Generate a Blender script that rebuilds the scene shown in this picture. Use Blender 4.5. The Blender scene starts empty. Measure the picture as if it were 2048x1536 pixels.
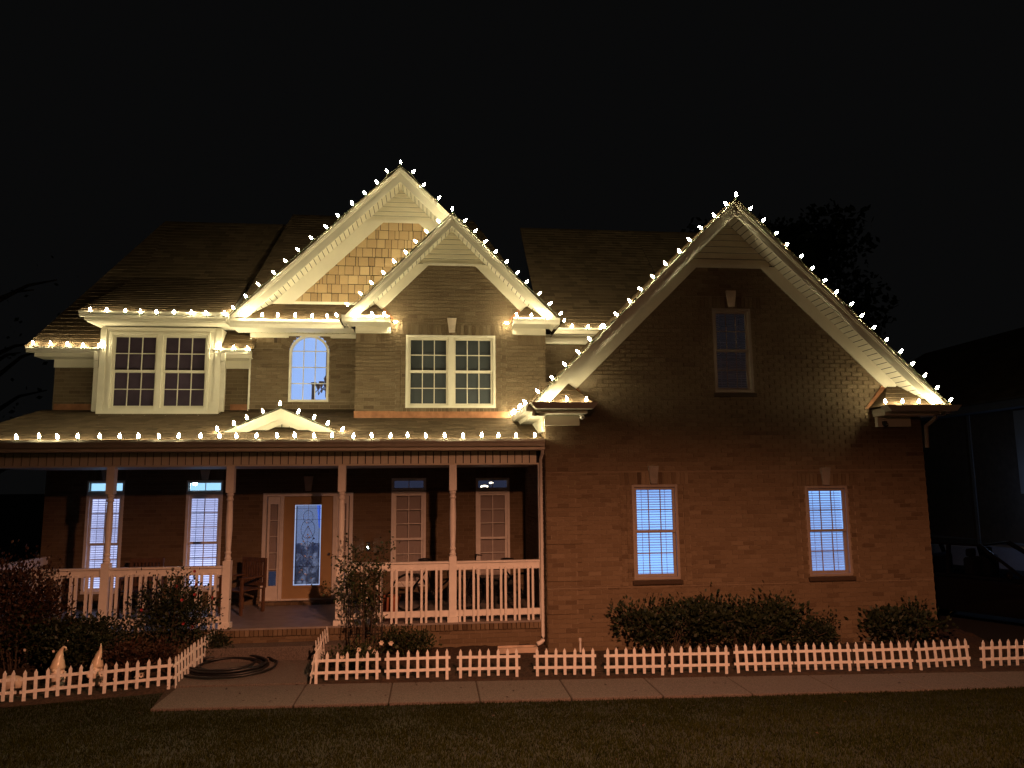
import bpy, math, random
from mathutils import Vector, Matrix, noise
random.seed(7)
R_ = math.radians
sc = bpy.context.scene
col = sc.collection
# ------------------------------------------------------------------ camera
F, CX, CY, CAMZ = 1480.0, 1024.0, 768.0, 2.83
PITCH, YAW, ROLL = R_(7.7), R_(6.1), R_(0.54)
fw = Vector((math.sin(YAW)*math.cos(PITCH), math.cos(YAW)*math.cos(PITCH), math.sin(PITCH)))
r0 = Vector((math.cos(YAW), -math.sin(YAW), 0)); u0 = r0.cross(fw)
rt = r0*math.cos(ROLL) - u0*math.sin(ROLL); up = u0*math.cos(ROLL) + r0*math.sin(ROLL)
CAM = Vector((0, 0, CAMZ))
cd = bpy.data.cameras.new('camera'); cam = bpy.data.objects.new('camera', cd); col.objects.link(cam)
M = Matrix((rt, up, -fw)).transposed().to_4x4(); M.translation = CAM; cam.matrix_world = M
cd.sensor_width = 36; cd.lens = F/2048*36; cd.clip_start = .05; cd.clip_end = 800
sc.camera = cam
def ray(px, py): return fw + rt*((px-CX)/F) + up*((CY-py)/F)
def atY(px, py, Y): d = ray(px, py); return CAM + d*(Y/d.y)
def atZ(px, py, Z): d = ray(px, py); return CAM + d*((Z-CAMZ)/d.z)
# ------------------------------------------------------------------ world: night sky
w = bpy.data.worlds.new('World'); sc.world = w; w.use_nodes = True
bg = w.node_tree.nodes['Background']
bg.inputs[0].default_value = (.95, .97, 1, 1); bg.inputs[1].default_value = .0028
# ------------------------------------------------------------------ exposure
vs = sc.view_settings
vs.view_transform = 'Standard'; vs.look = 'None'; vs.exposure = 0; vs.gamma = 1; vs.use_curve_mapping = False
sc.cycles.use_denoising = True
sc.cycles.max_bounces = 5; sc.cycles.diffuse_bounces = 3; sc.cycles.transparent_max_bounces = 12
sc.cycles.caustics_reflective = False; sc.cycles.caustics_refractive = False
sc.cycles.sample_clamp_indirect = 4
STREET_POS = Vector((1.75, 2.7, 5.2)); STREET_W = 3600; STREET_DEP = 35.8; STREET_FILL = .018; STREET_COL = (1, .405, .21)
BULB_L = 300; BULB_COL = (1, .845, .48)

# ------------------------------------------------------------------ materials
MATS = {}
def mat(name, c, rough=.6, var=.12, scale=8, bump=0, bscale=60, metal=0, coat=0, spec=.4):
    m = bpy.data.materials.new(name); m.use_nodes = True; nt = m.node_tree; N = nt.nodes; L = nt.links
    p = N['Principled BSDF']; p.inputs['Roughness'].default_value = rough; p.inputs['Metallic'].default_value = metal
    p.inputs['Coat Weight'].default_value = coat; p.inputs['Specular IOR Level'].default_value = spec
    tc = N.new('ShaderNodeTexCoord'); nz = N.new('ShaderNodeTexNoise'); nz.inputs['Scale'].default_value = scale
    nz.inputs['Detail'].default_value = 5; L.new(tc.outputs['Object'], nz.inputs['Vector'])
    mp = N.new('ShaderNodeMapRange'); mp.inputs['To Min'].default_value = 1-var; mp.inputs['To Max'].default_value = 1+var
    mp.inputs['From Min'].default_value = .3; mp.inputs['From Max'].default_value = .7
    L.new(nz.outputs['Fac'], mp.inputs['Value'])
    mx = N.new('ShaderNodeVectorMath'); mx.operation = 'SCALE'; mx.inputs[0].default_value = c
    L.new(mp.outputs[0], mx.inputs['Scale']); L.new(mx.outputs[0], p.inputs['Base Color'])
    if bump:
        n2 = N.new('ShaderNodeTexNoise'); n2.inputs['Scale'].default_value = bscale; n2.inputs['Detail'].default_value = 4
        L.new(tc.outputs['Object'], n2.inputs['Vector'])
        b = N.new('ShaderNodeBump'); b.inputs['Strength'].default_value = bump; b.inputs['Distance'].default_value = .01
        L.new(n2.outputs['Fac'], b.inputs['Height']); L.new(b.outputs[0], p.inputs['Normal'])
    MATS[name] = m
    return m
def toned(name, stops, rough=.85, bump=.5, bscale=50, spec=.25):
    """colour picked per piece: face attribute 'tone' plus object random"""
    m = bpy.data.materials.new(name); m.use_nodes = True; nt = m.node_tree; N = nt.nodes; L = nt.links
    p = N['Principled BSDF']; p.inputs['Roughness'].default_value = rough; p.inputs['Specular IOR Level'].default_value = spec
    at = N.new('ShaderNodeAttribute'); at.attribute_name = 'tone'
    at2 = N.new('ShaderNodeAttribute'); at2.attribute_type = 'OBJECT'; at2.attribute_name = 'tone'
    ad = N.new('ShaderNodeMath'); L.new(at.outputs['Fac'], ad.inputs[0]); L.new(at2.outputs['Fac'], ad.inputs[1])
    tc = N.new('ShaderNodeTexCoord'); geo = N.new('ShaderNodeNewGeometry')
    nz = N.new('ShaderNodeTexNoise'); nz.inputs['Scale'].default_value = bscale; nz.inputs['Detail'].default_value = 6
    L.new(geo.outputs['Position'], nz.inputs['Vector'])
    sc_ = N.new('ShaderNodeMath'); sc_.operation = 'MULTIPLY_ADD'; sc_.inputs[1].default_value = .3; sc_.inputs[2].default_value = -.15
    L.new(nz.outputs['Fac'], sc_.inputs[0])
    a2 = N.new('ShaderNodeMath'); L.new(ad.outputs[0], a2.inputs[0]); L.new(sc_.outputs[0], a2.inputs[1])
    cr = N.new('ShaderNodeValToRGB'); e = cr.color_ramp.elements
    e[0].position, e[0].color = stops[0][0], (*stops[0][1], 1); e[1].position, e[1].color = stops[-1][0], (*stops[-1][1], 1)
    for ps, c in stops[1:-1]:
        k = e.new(ps); k.color = (*c, 1)
    L.new(a2.outputs[0], cr.inputs[0]); L.new(cr.outputs[0], p.inputs['Base Color'])
    b = N.new('ShaderNodeBump'); b.inputs['Strength'].default_value = bump; b.inputs['Distance'].default_value = .008
    L.new(nz.outputs['Fac'], b.inputs['Height']); L.new(b.outputs[0], p.inputs['Normal'])
    MATS[name] = m
    return m
def emis(name, c, s):
    m = bpy.data.materials.new(name); m.use_nodes = True; nt = m.node_tree
    for n in list(nt.nodes):
        if n.type != 'OUTPUT_MATERIAL': nt.nodes.remove(n)
    e = nt.nodes.new('ShaderNodeEmission'); e.inputs[0].default_value = (*c, 1); e.inputs[1].default_value = s
    nt.links.new(e.outputs[0], nt.nodes['Material Output'].inputs[0]); MATS[name] = m
    return m
def glass(name, tint=(1, 1, 1), refl=.09, rough=.02):
    m = bpy.data.materials.new(name); m.use_nodes = True; nt = m.node_tree; N = nt.nodes
    for n in list(N):
        if n.type != 'OUTPUT_MATERIAL': N.remove(n)
    t = N.new('ShaderNodeBsdfTransparent'); t.inputs[0].default_value = (*tint, 1)
    g = N.new('ShaderNodeBsdfGlossy'); g.inputs['Roughness'].default_value = rough
    x = N.new('ShaderNodeMixShader'); x.inputs[0].default_value = refl
    nt.links.new(t.outputs[0], x.inputs[1]); nt.links.new(g.outputs[0], x.inputs[2])
    nt.links.new(x.outputs[0], N['Material Output'].inputs[0]); MATS[name] = m
    return m
def translucent(name, c, k=.5, rough=.6):
    m = bpy.data.materials.new(name); m.use_nodes = True; nt = m.node_tree; N = nt.nodes
    p = N['Principled BSDF']; p.inputs['Base Color'].default_value = (*c, 1); p.inputs['Roughness'].default_value = rough
    t = N.new('ShaderNodeBsdfTranslucent'); t.inputs[0].default_value = (*c, 1)
    x = N.new('ShaderNodeMixShader'); x.inputs[0].default_value = k
    nt.links.new(p.outputs[0], x.inputs[1]); nt.links.new(t.outputs[0], x.inputs[2])
    nt.links.new(x.outputs[0], N['Material Output'].inputs[0]); MATS[name] = m
    return m
BRICK_STOPS = [(0, (.055, .036, .024)), (.25, (.115, .08, .048)), (.5, (.162, .118, .072)), (.75, (.205, .155, .10)), (1, (.29, .225, .15))]
toned('brick', BRICK_STOPS, .9, .7, 45)
toned('roof_shingle', [(0, (.045, .032, .02)), (.5, (.105, .074, .046)), (1, (.19, .137, .085))], .95, .8, 60, .1)
toned('cedar', [(0, (.33, .22, .12)), (.5, (.48, .34, .19)), (1, (.6, .45, .26))], .85, .5, 30, .2)
mat('mortar', (.22, .17, .115), .95, .15, 12, .5, 80)
mat('trim', (.74, .70, .58), .5, .05, 4, .05, 40)
mat('gutter', (.60, .56, .47), .45, .08, 6, .03, 30)
mat('vinyl', (.76, .71, .56), .5, .04, 3)
mat('paint_white', (.80, .78, .74), .5, .06, 9, .06, 60)
mat('plastic_white', (.78, .76, .73), .5, .13, 17, .06, 50)
mat('copper', (.34, .15, .075), .55, .25, 9, .1, 30, .3)
mat('concrete', (.135, .112, .098), .95, .45, 70, .8, 160)
mat('porch_floor', (.25, .22, .2), .5, .15, 5, .15, 90)
mat('mulch', (.045, .028, .018), .95, .5, 25, 1, 60)
mat('lawn_soil', (.013, .016, .006), .95, .3, 3, .6, 80)
mat('dark_room_and_joint_shade', (.02, .02, .022), .9, .1, 2)  # unlit rooms; also dark backing that gives joint shade between boards
mat('shade_beige', (.46, .40, .36), .8, .05, 3)
mat('shade_grey', (.07, .082, .085), .6, .05, 3)
mat('dark_plum', (.13, .085, .11), .9, .3, 1.5)
mat('black_metal', (.012, .012, .013), .4, .1, 8)
mat('black_rubber', (.014, .014, .015), .38, .2, 12, .1, 60)
mat('tan_door', (.42, .29, .15), .45, .08, 3, .05, 40)
mat('chair_wood', (.13, .07, .04), .6, .25, 12, .2, 40)
mat('porch_ceiling', (.55, .54, .52), .6, .05, 3)
mat('bark', (.07, .05, .035), .95, .3, 10, .8, 20)
mat('trim_dimmed', (.30, .25, .21), .5, .06, 9)  # white trim darkened for the weaker lamp light on the wing
mat('stone_dim', (.24, .21, .18), .85, .15, 9, .3, 40)  # pale stone darkened where the lamp light on the wing falls off
mat('gnome', (.82, .72, .62), .22, .06, 6, 0, 0, 0, .3)
mat('gnome_hat', (.72, .60, .45), .22, .06, 6, 0, 0, 0, .3)
mat('socket', (.02, .05, .025), .5, .05, 6)
mat('cord', (.10, .11, .08), .5, .05, 6)
mat('stone_pale', (.55, .45, .36), .8, .2, 6, .3, 20)
mat('car_paint', (.006, .006, .008), .12, .02, 2, 0, 0, 0, 1, .5)
mat('tyre', (.015, .015, .015), .85, .1, 9)
mat('alloy', (.25, .25, .27), .35, .1, 6, 0, 0, .8)
mat('seat_dark', (.01, .01, .01), .9)
mat('siding_grey', (.09, .095, .11), .7, .06, 3)
mat('pale_render', (.6, .63, .7), .8, .05, 3)
mat('garage_pale', (.16, .17, .19), .6, .04, 3)
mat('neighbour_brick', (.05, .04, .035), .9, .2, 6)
mat('asphalt', (.025, .025, .025), .95, .25, 20, .5, 120)
mat('chrome', (.6, .6, .62), .15, .02, 4, 0, 0, 1)
mat('petal_white', (.75, .66, .55), .6, .08, 9)
mat('petal_red', (.35, .03, .04), .6, .2, 9)
mat('terracotta', (.35, .13, .07), .8, .1, 8)
def leafmat(name, a, b, rough=.55, spec=.25):
    toned(name, [(0, a), (1, b)], rough, .2, 40, spec)
leafmat('leaf_dark', (.010, .017, .007), (.03, .038, .016))
leafmat('leaf_green', (.013, .024, .009), (.045, .055, .02))
leafmat('leaf_rust', (.022, .012, .007), (.06, .028, .016))
leafmat('grass', (.012, .017, .003), (.024, .027, .006), .95, .02)
glass('glass', (.96, .97, 1), .07)
glass('glass_dark', (.75, .78, .85), .12)
glass('glass_car', (.55, .62, .75), .06)
translucent('slat', (.62, .64, .70), .62)
emis('bulb', BULB_COL, BULB_L)
emis('lit_blue', (.25, .50, 1.0), 1.5)
emis('lit_lavender', (.58, .64, 1.0), 1.5)
emis('lit_transom', (.36, .70, 1.0), 1.25)
emis('lit_hall', (.22, .36, .95), .85)
emis('lit_dim_blue', (.16, .19, .36), .14)
emis('led', (.72, .9, 1.0), 45)
emis('warm_lamp', (1, .85, .62), 6)
emis('lens_orange', STREET_COL, 12)
# ------------------------------------------------------------------ helpers
class MB:
    def __init__(s): s.v = []; s.f = []; s.t = []
    def add(s, vs, fs, tone=0):
        n = len(s.v); s.v += [tuple(q) for q in vs]; s.f += [tuple(i+n for i in f) for f in fs]; s.t += [tone]*len(fs)
        return s
    def box(s, x0, x1, y0, y1, z0, z1, tone=0):
        return s.add([(x0,y0,z0),(x1,y0,z0),(x1,y1,z0),(x0,y1,z0),(x0,y0,z1),(x1,y0,z1),(x1,y1,z1),(x0,y1,z1)],
              [(0,3,2,1),(4,5,6,7),(0,1,5,4),(1,2,6,5),(2,3,7,6),(3,0,4,7)], tone)
    def quad(s, a, b, c, d, tone=0): return s.add([a, b, c, d], [(0,1,2,3)], tone)
    def prism(s, poly, y0, y1, tone=0):
        """polygon in x,z (counter-clockwise seen from -Y) pushed along Y"""
        n = len(poly)
        vs = [(x, y0, z) for x, z in poly] + [(x, y1, z) for x, z in poly]
        fs = [tuple(range(n)), tuple(reversed(range(n, 2*n)))] + [(i, i+n, (i+1) % n + n, (i+1) % n) for i in range(n)]
        return s.add(vs, fs, tone)
    def xprism(s, poly, x0, x1, tone=0):
        n = len(poly)
        vs = [(x0, y, z) for y, z in poly] + [(x1, y, z) for y, z in poly]
        fs = [tuple(range(n)), tuple(reversed(range(n, 2*n)))] + [(i, i+n, (i+1) % n + n, (i+1) % n) for i in range(n)]
        return s.add(vs, fs, tone)
    def beam(s, a, b, wd, ht, upv=(0, 0, 1), tone=0):
        a, b = Vector(a), Vector(b); d = (b-a).normalized(); u = Vector(upv)
        sd = d.cross(u)
        if sd.length < 1e-4: sd = d.cross(Vector((1, 0, 0)))
        sd.normalize(); u = sd.cross(d)
        q = [p + sd*x*wd/2 + u*z*ht/2 for p in (a, b) for x, z in ((-1,-1),(1,-1),(1,1),(-1,1))]
        return s.add(q, [(0,1,2,3),(7,6,5,4),(0,4,5,1),(1,5,6,2),(2,6,7,3),(3,7,4,0)], tone)
    def tube(s, pts, r, n=6, cap=True, tone=0):
        pts = [Vector(p) for p in pts]; rs = r if isinstance(r, (list, tuple)) else [r]*len(pts)
        vs = []; ref = Vector((.13, .2, 1)).normalized()
        for i, p in enumerate(pts):
            d = (pts[min(i+1, len(pts)-1)] - pts[max(i-1, 0)])
            d = d.normalized() if d.length > 1e-9 else Vector((0, 0, 1))
            a = d.cross(ref)
            if a.length < .05: a = d.cross(Vector((1, 0, 0)))
            a.normalize(); b = d.cross(a)
            vs += [p + (a*math.cos(2*math.pi*k/n) + b*math.sin(2*math.pi*k/n))*rs[i] for k in range(n)]
        fs = [(i*n+k, i*n+(k+1) % n, (i+1)*n+(k+1) % n, (i+1)*n+k) for i in range(len(pts)-1) for k in range(n)]
        if cap: fs += [tuple(reversed(range(n))), tuple(range((len(pts)-1)*n, len(pts)*n))]
        return s.add(vs, fs, tone)
    def lathe(s, prof, n=12, c=(0, 0, 0), lean=None, tone=0):
        vs = []; m = len(prof)
        for r, z in prof:
            o = Vector(c) + Vector((0, 0, z))
            if lean: o += Vector(lean(z))
            vs += [o + Vector((r*math.cos(2*math.pi*k/n), r*math.sin(2*math.pi*k/n), 0)) for k in range(n)]
        fs = [(i*n+k, i*n+(k+1) % n, (i+1)*n+(k+1) % n, (i+1)*n+k) for i in range(m-1) for k in range(n)]
        fs += [tuple(reversed(range(n))), tuple(range((m-1)*n, m*n))]
        return s.add(vs, fs, tone)
    def ball(s, c, r, n=10, sq=(1, 1, 1), tone=0):
        k = n//2; vs = []; c = Vector(c)
        for i in range(k+1):
            a = math.pi*i/k
            for j in range(n):
                b = 2*math.pi*j/n
                vs.append(c + Vector((math.sin(a)*math.cos(b)*sq[0], math.sin(a)*math.sin(b)*sq[1], -math.cos(a)*sq[2]))*r)
        return s.add(vs, [(i*n+j, i*n+(j+1) % n, (i+1)*n+(j+1) % n, (i+1)*n+j) for i in range(k) for j in range(n)], tone)
    def mesh(s, name, m, smooth=False):
        me = bpy.data.meshes.new(name); me.from_pydata(s.v, [], s.f)
        me.materials.append(MATS[m] if isinstance(m, str) else m)
        if any(s.t):
            a = me.attributes.new('tone', 'FLOAT', 'FACE'); a.data.foreach_set('value', s.t)
        if smooth: me.polygons.foreach_set('use_smooth', [True]*len(me.polygons))
        me.update(); return me
    def build(s, name, m, parent=None, smooth=False, kind=None, bevel=0):
        return link(name, s.mesh(name, m, smooth), parent, kind, bevel)
def link(name, me, parent=None, kind=None, bevel=0):
    o = bpy.data.objects.new(name, me); col.objects.link(o)
    if parent:
        o.parent = parent
        off = parent.location if parent.type == 'EMPTY' else Vector()
        o.matrix_parent_inverse = Matrix.Translation(-off)
    if kind: o['kind'] = kind
    if bevel:
        b = o.modifiers.new('bevel', 'BEVEL'); b.width = bevel; b.segments = 2; b.limit_method = 'ANGLE'
    return o
def inst(name, me, parent, loc, rot=(0, 0, 0), scale=None, tone=None):
    """child given in its parent's own space"""
    o = bpy.data.objects.new(name, me); col.objects.link(o); o.parent = parent
    o.location = loc; o.rotation_euler = rot
    if scale: o.scale = scale
    if tone is not None: o['tone'] = tone
    return o
def thing(name, label, cat, loc=(0, 0, 0), group=None, rz=0):
    o = bpy.data.objects.new(name, None); col.objects.link(o); o.location = loc; o.rotation_euler = (0, 0, rz)
    o.empty_display_size = .2
    return tag(o, label, cat, group)
def tag(o, label, cat, group=None):
    o['label'] = label; o['category'] = cat
    if group: o['group'] = group
    return o
def struct(o): o['kind'] = 'structure'; return o
def lerp(a, b, t): return a + (b-a)*t
rnd = random.random
def gz(y, x=0):
    """height of the ground: lawn falls from the street to the walk, beds rise to the house"""
    if y < 10.0: return (10.0-y)*.115
    if y < 11.3: return 0.0
    return min(.16, (y-11.3)*.115)
def onground(px, py, dz=0):
    p = atZ(px, py, dz)
    for _ in range(12): p = atZ(px, py, gz(p.y)+dz)
    return p

# ------------------------------------------------------------------ planes of the house
YP, YW, YA, YB, YS, YG = 12.75, 15.17, 14.92, 14.72, 14.3, 12.3   # porch front, main wall, arched wall, bay, small gable, wing
FLOOR = .57
house = thing('brick_house', 'two storey brown brick house with white trim, porch and gables edged with lit bulbs', 'house', (0, 14, .1))

# ---- brickwork
BL, BH, J = .205, .064, .0105
CH = BH+J
bm_ = MB(); bm_.box(-.5*(BL-J), .5*(BL-J), -.011, .03, -BH/2, BH/2)
BRICK_ME = bm_.mesh('brick', 'brick')
brick_count = [0]
def brick_wall(name, org, ud, z0, z1, span, holes=(), single=None, parent=house, soldier=None, proud=None):
    """span(z) -> list of (u0,u1); holes: (u0,u1,z0,z1); front of the mortar at org, bricks stand proud of it"""
    ud = Vector((ud[0], ud[1], 0)); n = Vector((ud.y, -ud.x, 0)); org = Vector((org[0], org[1], 0))
    W = MB(); B = MB()
    P = lambda u, z, d=0: org + ud*u + n*d + Vector((0, 0, z))
    wall = None; todo = []
    k0 = 0; z = z0; zs = []
    while z < z1-1e-6: zs.append(z); z += CH
    zs.append(z1)
    for k in range(len(zs)-1):
        a, b = zs[k], zs[k+1]
        cuts = [a, b] + [q for h in holes for q in h[2:4] if a+.004 < q < b-.004]
        cuts = sorted(set(cuts))
        for c0, c1 in zip(cuts[:-1], cuts[1:]):
            zm = (c0+c1)/2; iv = list(span(zm))
            for h in holes:
                if h[2] <= zm <= h[3]:
                    nv = []
                    for p, q in iv:
                        if q <= h[0] or p >= h[1]: nv.append((p, q)); continue
                        if p < h[0]: nv.append((p, h[0]))
                        if q > h[1]: nv.append((h[1], q))
                    iv = nv
            for p, q in iv:
                W.quad(P(p, c0), P(q, c0), P(q, c1), P(p, c1))
                if proud and proud(p+.01, zm): pd = proud(p+.01, zm)+.001; pe = min(q, p+.5); W.quad(P(p, c0, pd), P(pe, c0, pd), P(pe, c1, pd), P(p, c1, pd)); W.quad(P(pe, c0, 0), P(pe, c1, 0), P(pe, c1, pd), P(pe, c0, pd))
                if c1-c0 < .025: continue
                off = (k % 2)*BL/2
                i = math.floor((p-off)/BL)
                while i*BL+off < q:
                    s0, s1 = i*BL+off, (i+1)*BL+off-J
                    full = s0 >= p-1e-6 and s1 <= q+1e-6 and c1-c0 > CH-.003
                    s0, s1 = max(s0, p), min(s1, q); i += 1
                    if s1-s0 < .02: continue
                    tone = min(1, max(.02, random.gauss(.5, .075)))
                    if rnd() < .05: tone = .2+.12*rnd()
                    d = .010 + .004*rnd()
                    if proud: d += proud((s0+s1)/2, zm)
                    if full and single and single((s0+s1)/2, zm) and brick_count[0] < 300:
                        brick_count[0] += 1
                        todo.append((P((s0+s1)/2, c0+J/2+BH/2, d-.011), math.atan2(ud.y, ud.x), tone)); continue
                    e0, e1 = c0+J/2, c1-J/2
                    q8 = [P(s0, e0), P(s1, e0), P(s1, e1), P(s0, e1), P(s0, e0, d), P(s1, e0, d), P(s1, e1, d), P(s0, e1, d)]
                    B.add(q8, [(4,5,6,7), (0,1,5,4), (1,2,6,5), (2,3,7,6), (3,0,4,7)], tone)
    if soldier:
        for (p, q, s0, s1, d) in soldier:       # rows of upright bricks
            W.quad(P(p, s0, d-.012), P(q, s0, d-.012), P(q, s1, d-.012), P(p, s1, d-.012))
            cnt = max(1, round((q-p)/CH)); st = (q-p)/cnt
            for i in range(cnt):
                x0, x1 = p+i*st+J/2, p+(i+1)*st-J/2; tone = min(1, max(.05, random.gauss(.47, .16)))
                q8 = [P(x0, s0+.004), P(x1, s0+.004), P(x1, s1-.004), P(x0, s1-.004)]
                q8 += [v+n*(d+.003*rnd()) for v in q8]
                B.add(q8, [(4,5,6,7), (0,1,5,4), (1,2,6,5), (2,3,7,6), (3,0,4,7)], tone)
    wall = W.build(name, 'mortar', parent)
    if B.v: B.build('brickwork', 'brick', wall, kind='stuff')
    for loc, rz, tone in todo:
        inst('brick', BRICK_ME, wall, loc - house.location*0, (0, 0, rz), tone=tone)
    return wall

# ---- windows
def blind_mesh(x0, x1, z0, z1, y, pitch=.042, tilt=.55, open_below=None):
    m = MB(); z = z1
    while z > z0:
        t = tilt + .1*(rnd()-.5) + .28*math.sin((z-z0)*2.3+x0*3) + .12*math.sin((z-z0)*7.1+x0)
        dy, dz = .022*math.cos(t), .022*math.sin(t)
        k_ = .004*(rnd()-.5); m.quad((x0, y-dy, z-dz+k_), (x1, y-dy, z-dz-k_), (x1, y+dy, z+dz-k_), (x0, y+dy, z+dz+k_)); z -= pitch*(1+.06*(rnd()-.5))
    for c in (.2, .8):
        xx = lerp(x0, x1, c); m.box(xx-.004, xx+.004, y-.026, y-.023, z0, z1)
    return m
def room(win, x0, x1, z0, z1, Y, d, m):
    b = MB()
    b.quad((x0, Y+d, z0), (x1, Y+d, z0), (x1, Y+d, z1), (x0, Y+d, z1))
    for q in (((x0, Y, z0), (x0, Y+d, z0), (x0, Y+d, z1), (x0, Y, z1)), ((x1, Y, z0), (x1, Y+d, z0), (x1, Y+d, z1), (x1, Y, z1)),
              ((x0, Y, z0), (x1, Y, z0), (x1, Y+d, z0), (x0, Y+d, z0)), ((x0, Y, z1), (x1, Y, z1), (x1, Y+d, z1), (x0, Y+d, z1))): b.quad(*q)
    return b.build('room', m, win)
def sash(win, x0, x1, z0, z1, Y, cols, rows, gm, fm, rail=.042):
    f = MB(); f.box(x0, x0+rail, Y, Y+.03, z0, z1).box(x1-rail, x1, Y, Y+.03, z0, z1)
    f.box(x0+rail, x1-rail, Y+.001, Y+.029, z0, z0+rail).box(x0+rail, x1-rail, Y+.001, Y+.029, z1-rail, z1)
    f.build('sash_frame', fm, win)
    a0, a1, b0, b1 = x0+rail, x1-rail, z0+rail, z1-rail; mw = .008
    for i in range(1, cols):
        x = lerp(a0, a1, i/cols); MB().box(x-mw, x+mw, Y+.004, Y+.016, b0, b1).build('muntin', fm, win)
    for j in range(1, rows):
        z = lerp(b0, b1, j/rows); MB().box(a0, a1, Y+.006, Y+.018, z-mw, z+mw).build('muntin', fm, win)
    pw, ph = (a1-a0)/cols-.012, (b1-b0)/rows-.012
    key = (round(pw, 3), round(ph, 3), gm)
    if key not in PANES: PANES[key] = MB().quad((-pw/2, 0, -ph/2), (pw/2, 0, -ph/2), (pw/2, 0, ph/2), (-pw/2, 0, ph/2)).mesh('pane', gm)
    for i in range(cols):
        for j in range(rows):
            o = inst('pane', PANES[key], win, (lerp(a0, a1, (i+.5)/cols), Y+.014, lerp(b0, b1, (j+.5)/rows)))
PANES = {}
def window(x0, x1, z0, z1, Y, cols, rows, units=1, backing='dark_room_and_joint_shade', blind=None, gm='glass', fm='paint_white', fwid=.05, mid=.5, depth=.5, parent=house, shade=None, tilt=.55, proud=.02):
    f = MB(); yo, yi = Y-proud, Y+.085
    f.box(x0, x0+fwid, yo, yi, z0, z1).box(x1-fwid, x1, yo, yi, z0, z1)
    f.box(x0+fwid, x1-fwid, yo+.001, yi, z0, z0+fwid).box(x0+fwid, x1-fwid, yo+.001, yi, z1-fwid, z1)
    uw = (x1-x0-2*fwid)
    mul = .10
    if units == 2: f.box((x0+x1)/2-mul/2, (x0+x1)/2+mul/2, yo+.002, yi, z0+fwid, z1-fwid)
    win = f.build('window', fm, parent, bevel=.004)
    spans = [(x0+fwid, x1-fwid)] if units == 1 else [(x0+fwid, (x0+x1)/2-mul/2), ((x0+x1)/2+mul/2, x1-fwid)]
    for a, b in spans:
        zm = lerp(z0+fwid, z1-fwid, mid)
        if mid >= 1: sash(win, a, b, z0+fwid, z1-fwid, Y+.025, cols, rows, gm, fm, .02)
        else:
            sash(win, a, b, zm-.018, z1-fwid, Y+.022, cols, rows, gm, fm)
            sash(win, a, b, z0+fwid, zm+.018, Y+.054, cols, rows, gm, fm)
        if blind:
            blind_mesh(a+.01, b-.01, z0+fwid+.02, z1-fwid, Y+.125, tilt=tilt).build('blind', blind, win, kind='stuff')
        if shade:
            MB().box(a+.012, b-.012, Y+.12, Y+.124, z0+fwid, z1-fwid).build('shade', shade, win)
    room(win, x0+.01, x1-.01, z0+.01, z1-.01, Y+.09, depth, backing)
    return win
def keystone(xc, z0, z1, Y, w0=.11, w1=.18, m='stone_pale', parent=house):
    MB().prism([(xc-w0/2, z0), (xc+w0/2, z0), (xc+w1/2, z1), (xc-w1/2, z1)], Y-.045, Y+.01).build('keystone', m, parent, bevel=.005)

# ================================================================== WING (right front gable)
WX0, WX1, WC = 1.87, 8.62, 5.2
WAPEX = 7.62
RAKE = lambda x: 7.70 - abs(x-WC)*.985           # outer edge of the wing rake
def wing_span(z):
    h = min(WX1-WC, (7.42-z)/.985)
    a, b = max(WX0, WC-h-.02), min(WX1, WC+h)
    return [(a, b)] if b > a else []
wins_w = [(3.32, 4.11, 1.235, 2.80), (6.37, 7.145, 1.225, 2.75), (4.855, 5.56, 4.37, 5.865)]
hw = []
sold = []
for (a, b, c, d) in wins_w:
    s = .20
    hw.append((a-s, b+s, c-.10, d+.21))
    sold += [(a-s, b+s, d, d+.21, .016)]
def quoin(u, z):
    k = (z-.1) % .585
    return .014 if (u < WX0+.5 and k < .44) else 0
wing = brick_wall('brick_wall', (0, YG), (1, 0), .05, 6.63, wing_span, hw, lambda u, z: u < 3.05 and z < 3.0, soldier=sold, proud=quoin)
for (a, b, c, d) in wins_w:      # stacked-brick surrounds beside each window
    s = .20
    for (p, q) in ((a-s, a), (b, b+s)):
        brick_wall('window_surround', (0, YG-.006), (1, 0), c-.10, d, lambda z, p=p, q=q: [(p, p+.1), (p+.103, q)])
    brick_wall('window_surround', (0, YG-.006), (1, 0), c-.10, c-.02, lambda z, a=a, b=b: [(a, b)])
    for (p, q) in ((a-s, a+.01), (b-.01, b+s)): MB().quad((p, YG+.02, c-.1), (q, YG+.02, c-.1), (q, YG+.02, d+.2), (p, YG+.02, d+.2)).build('surround_bed', 'mortar', house)
    sl = MB().box(a-.03, b+.03, YG-.06, YG+.05, c-.075, c-.012); sl.build('window_sill', 'brick', house, bevel=.006)
    MB().quad((a-s, YG+.004, c-.1), (b+s, YG+.004, c-.1), (b+s, YG+.004, c), (a-s, YG+.004, c)).build('sill_bed', 'mortar', house)
window(*wins_w[0], YG, 3, 2, backing='lit_blue', blind='slat', depth=.3, tilt=.5, fm='trim_dimmed', fwid=.045)
window(*wins_w[1], YG, 3, 2, backing='lit_blue', blind='slat', depth=.3, tilt=.6, fm='trim_dimmed', fwid=.045)
window(*wins_w[2], YG, 3, 2, backing=emis('lit_faint', (.3, .27, .32), .03), blind='slat', depth=.4, tilt=.7, fm='trim_dimmed', fwid=.045)
keystone(3.70, 2.81, 3.11, YG-.01, m='stone_dim'); keystone(6.755, 2.76, 3.06, YG-.01, m='stone_dim'); keystone(5.215, 5.89, 6.18, YG-.01, m='stone_pale')
# wing side walls
brick_wall('brick_wall', (WX0, 20), (0, -1), .05, 3.75, lambda z: [(0, 20-YG)])
MB().box(WX1-.002, WX1, YG+.02, 20, .05, 3.9).build('side_wall', 'mortar', house)
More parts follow.
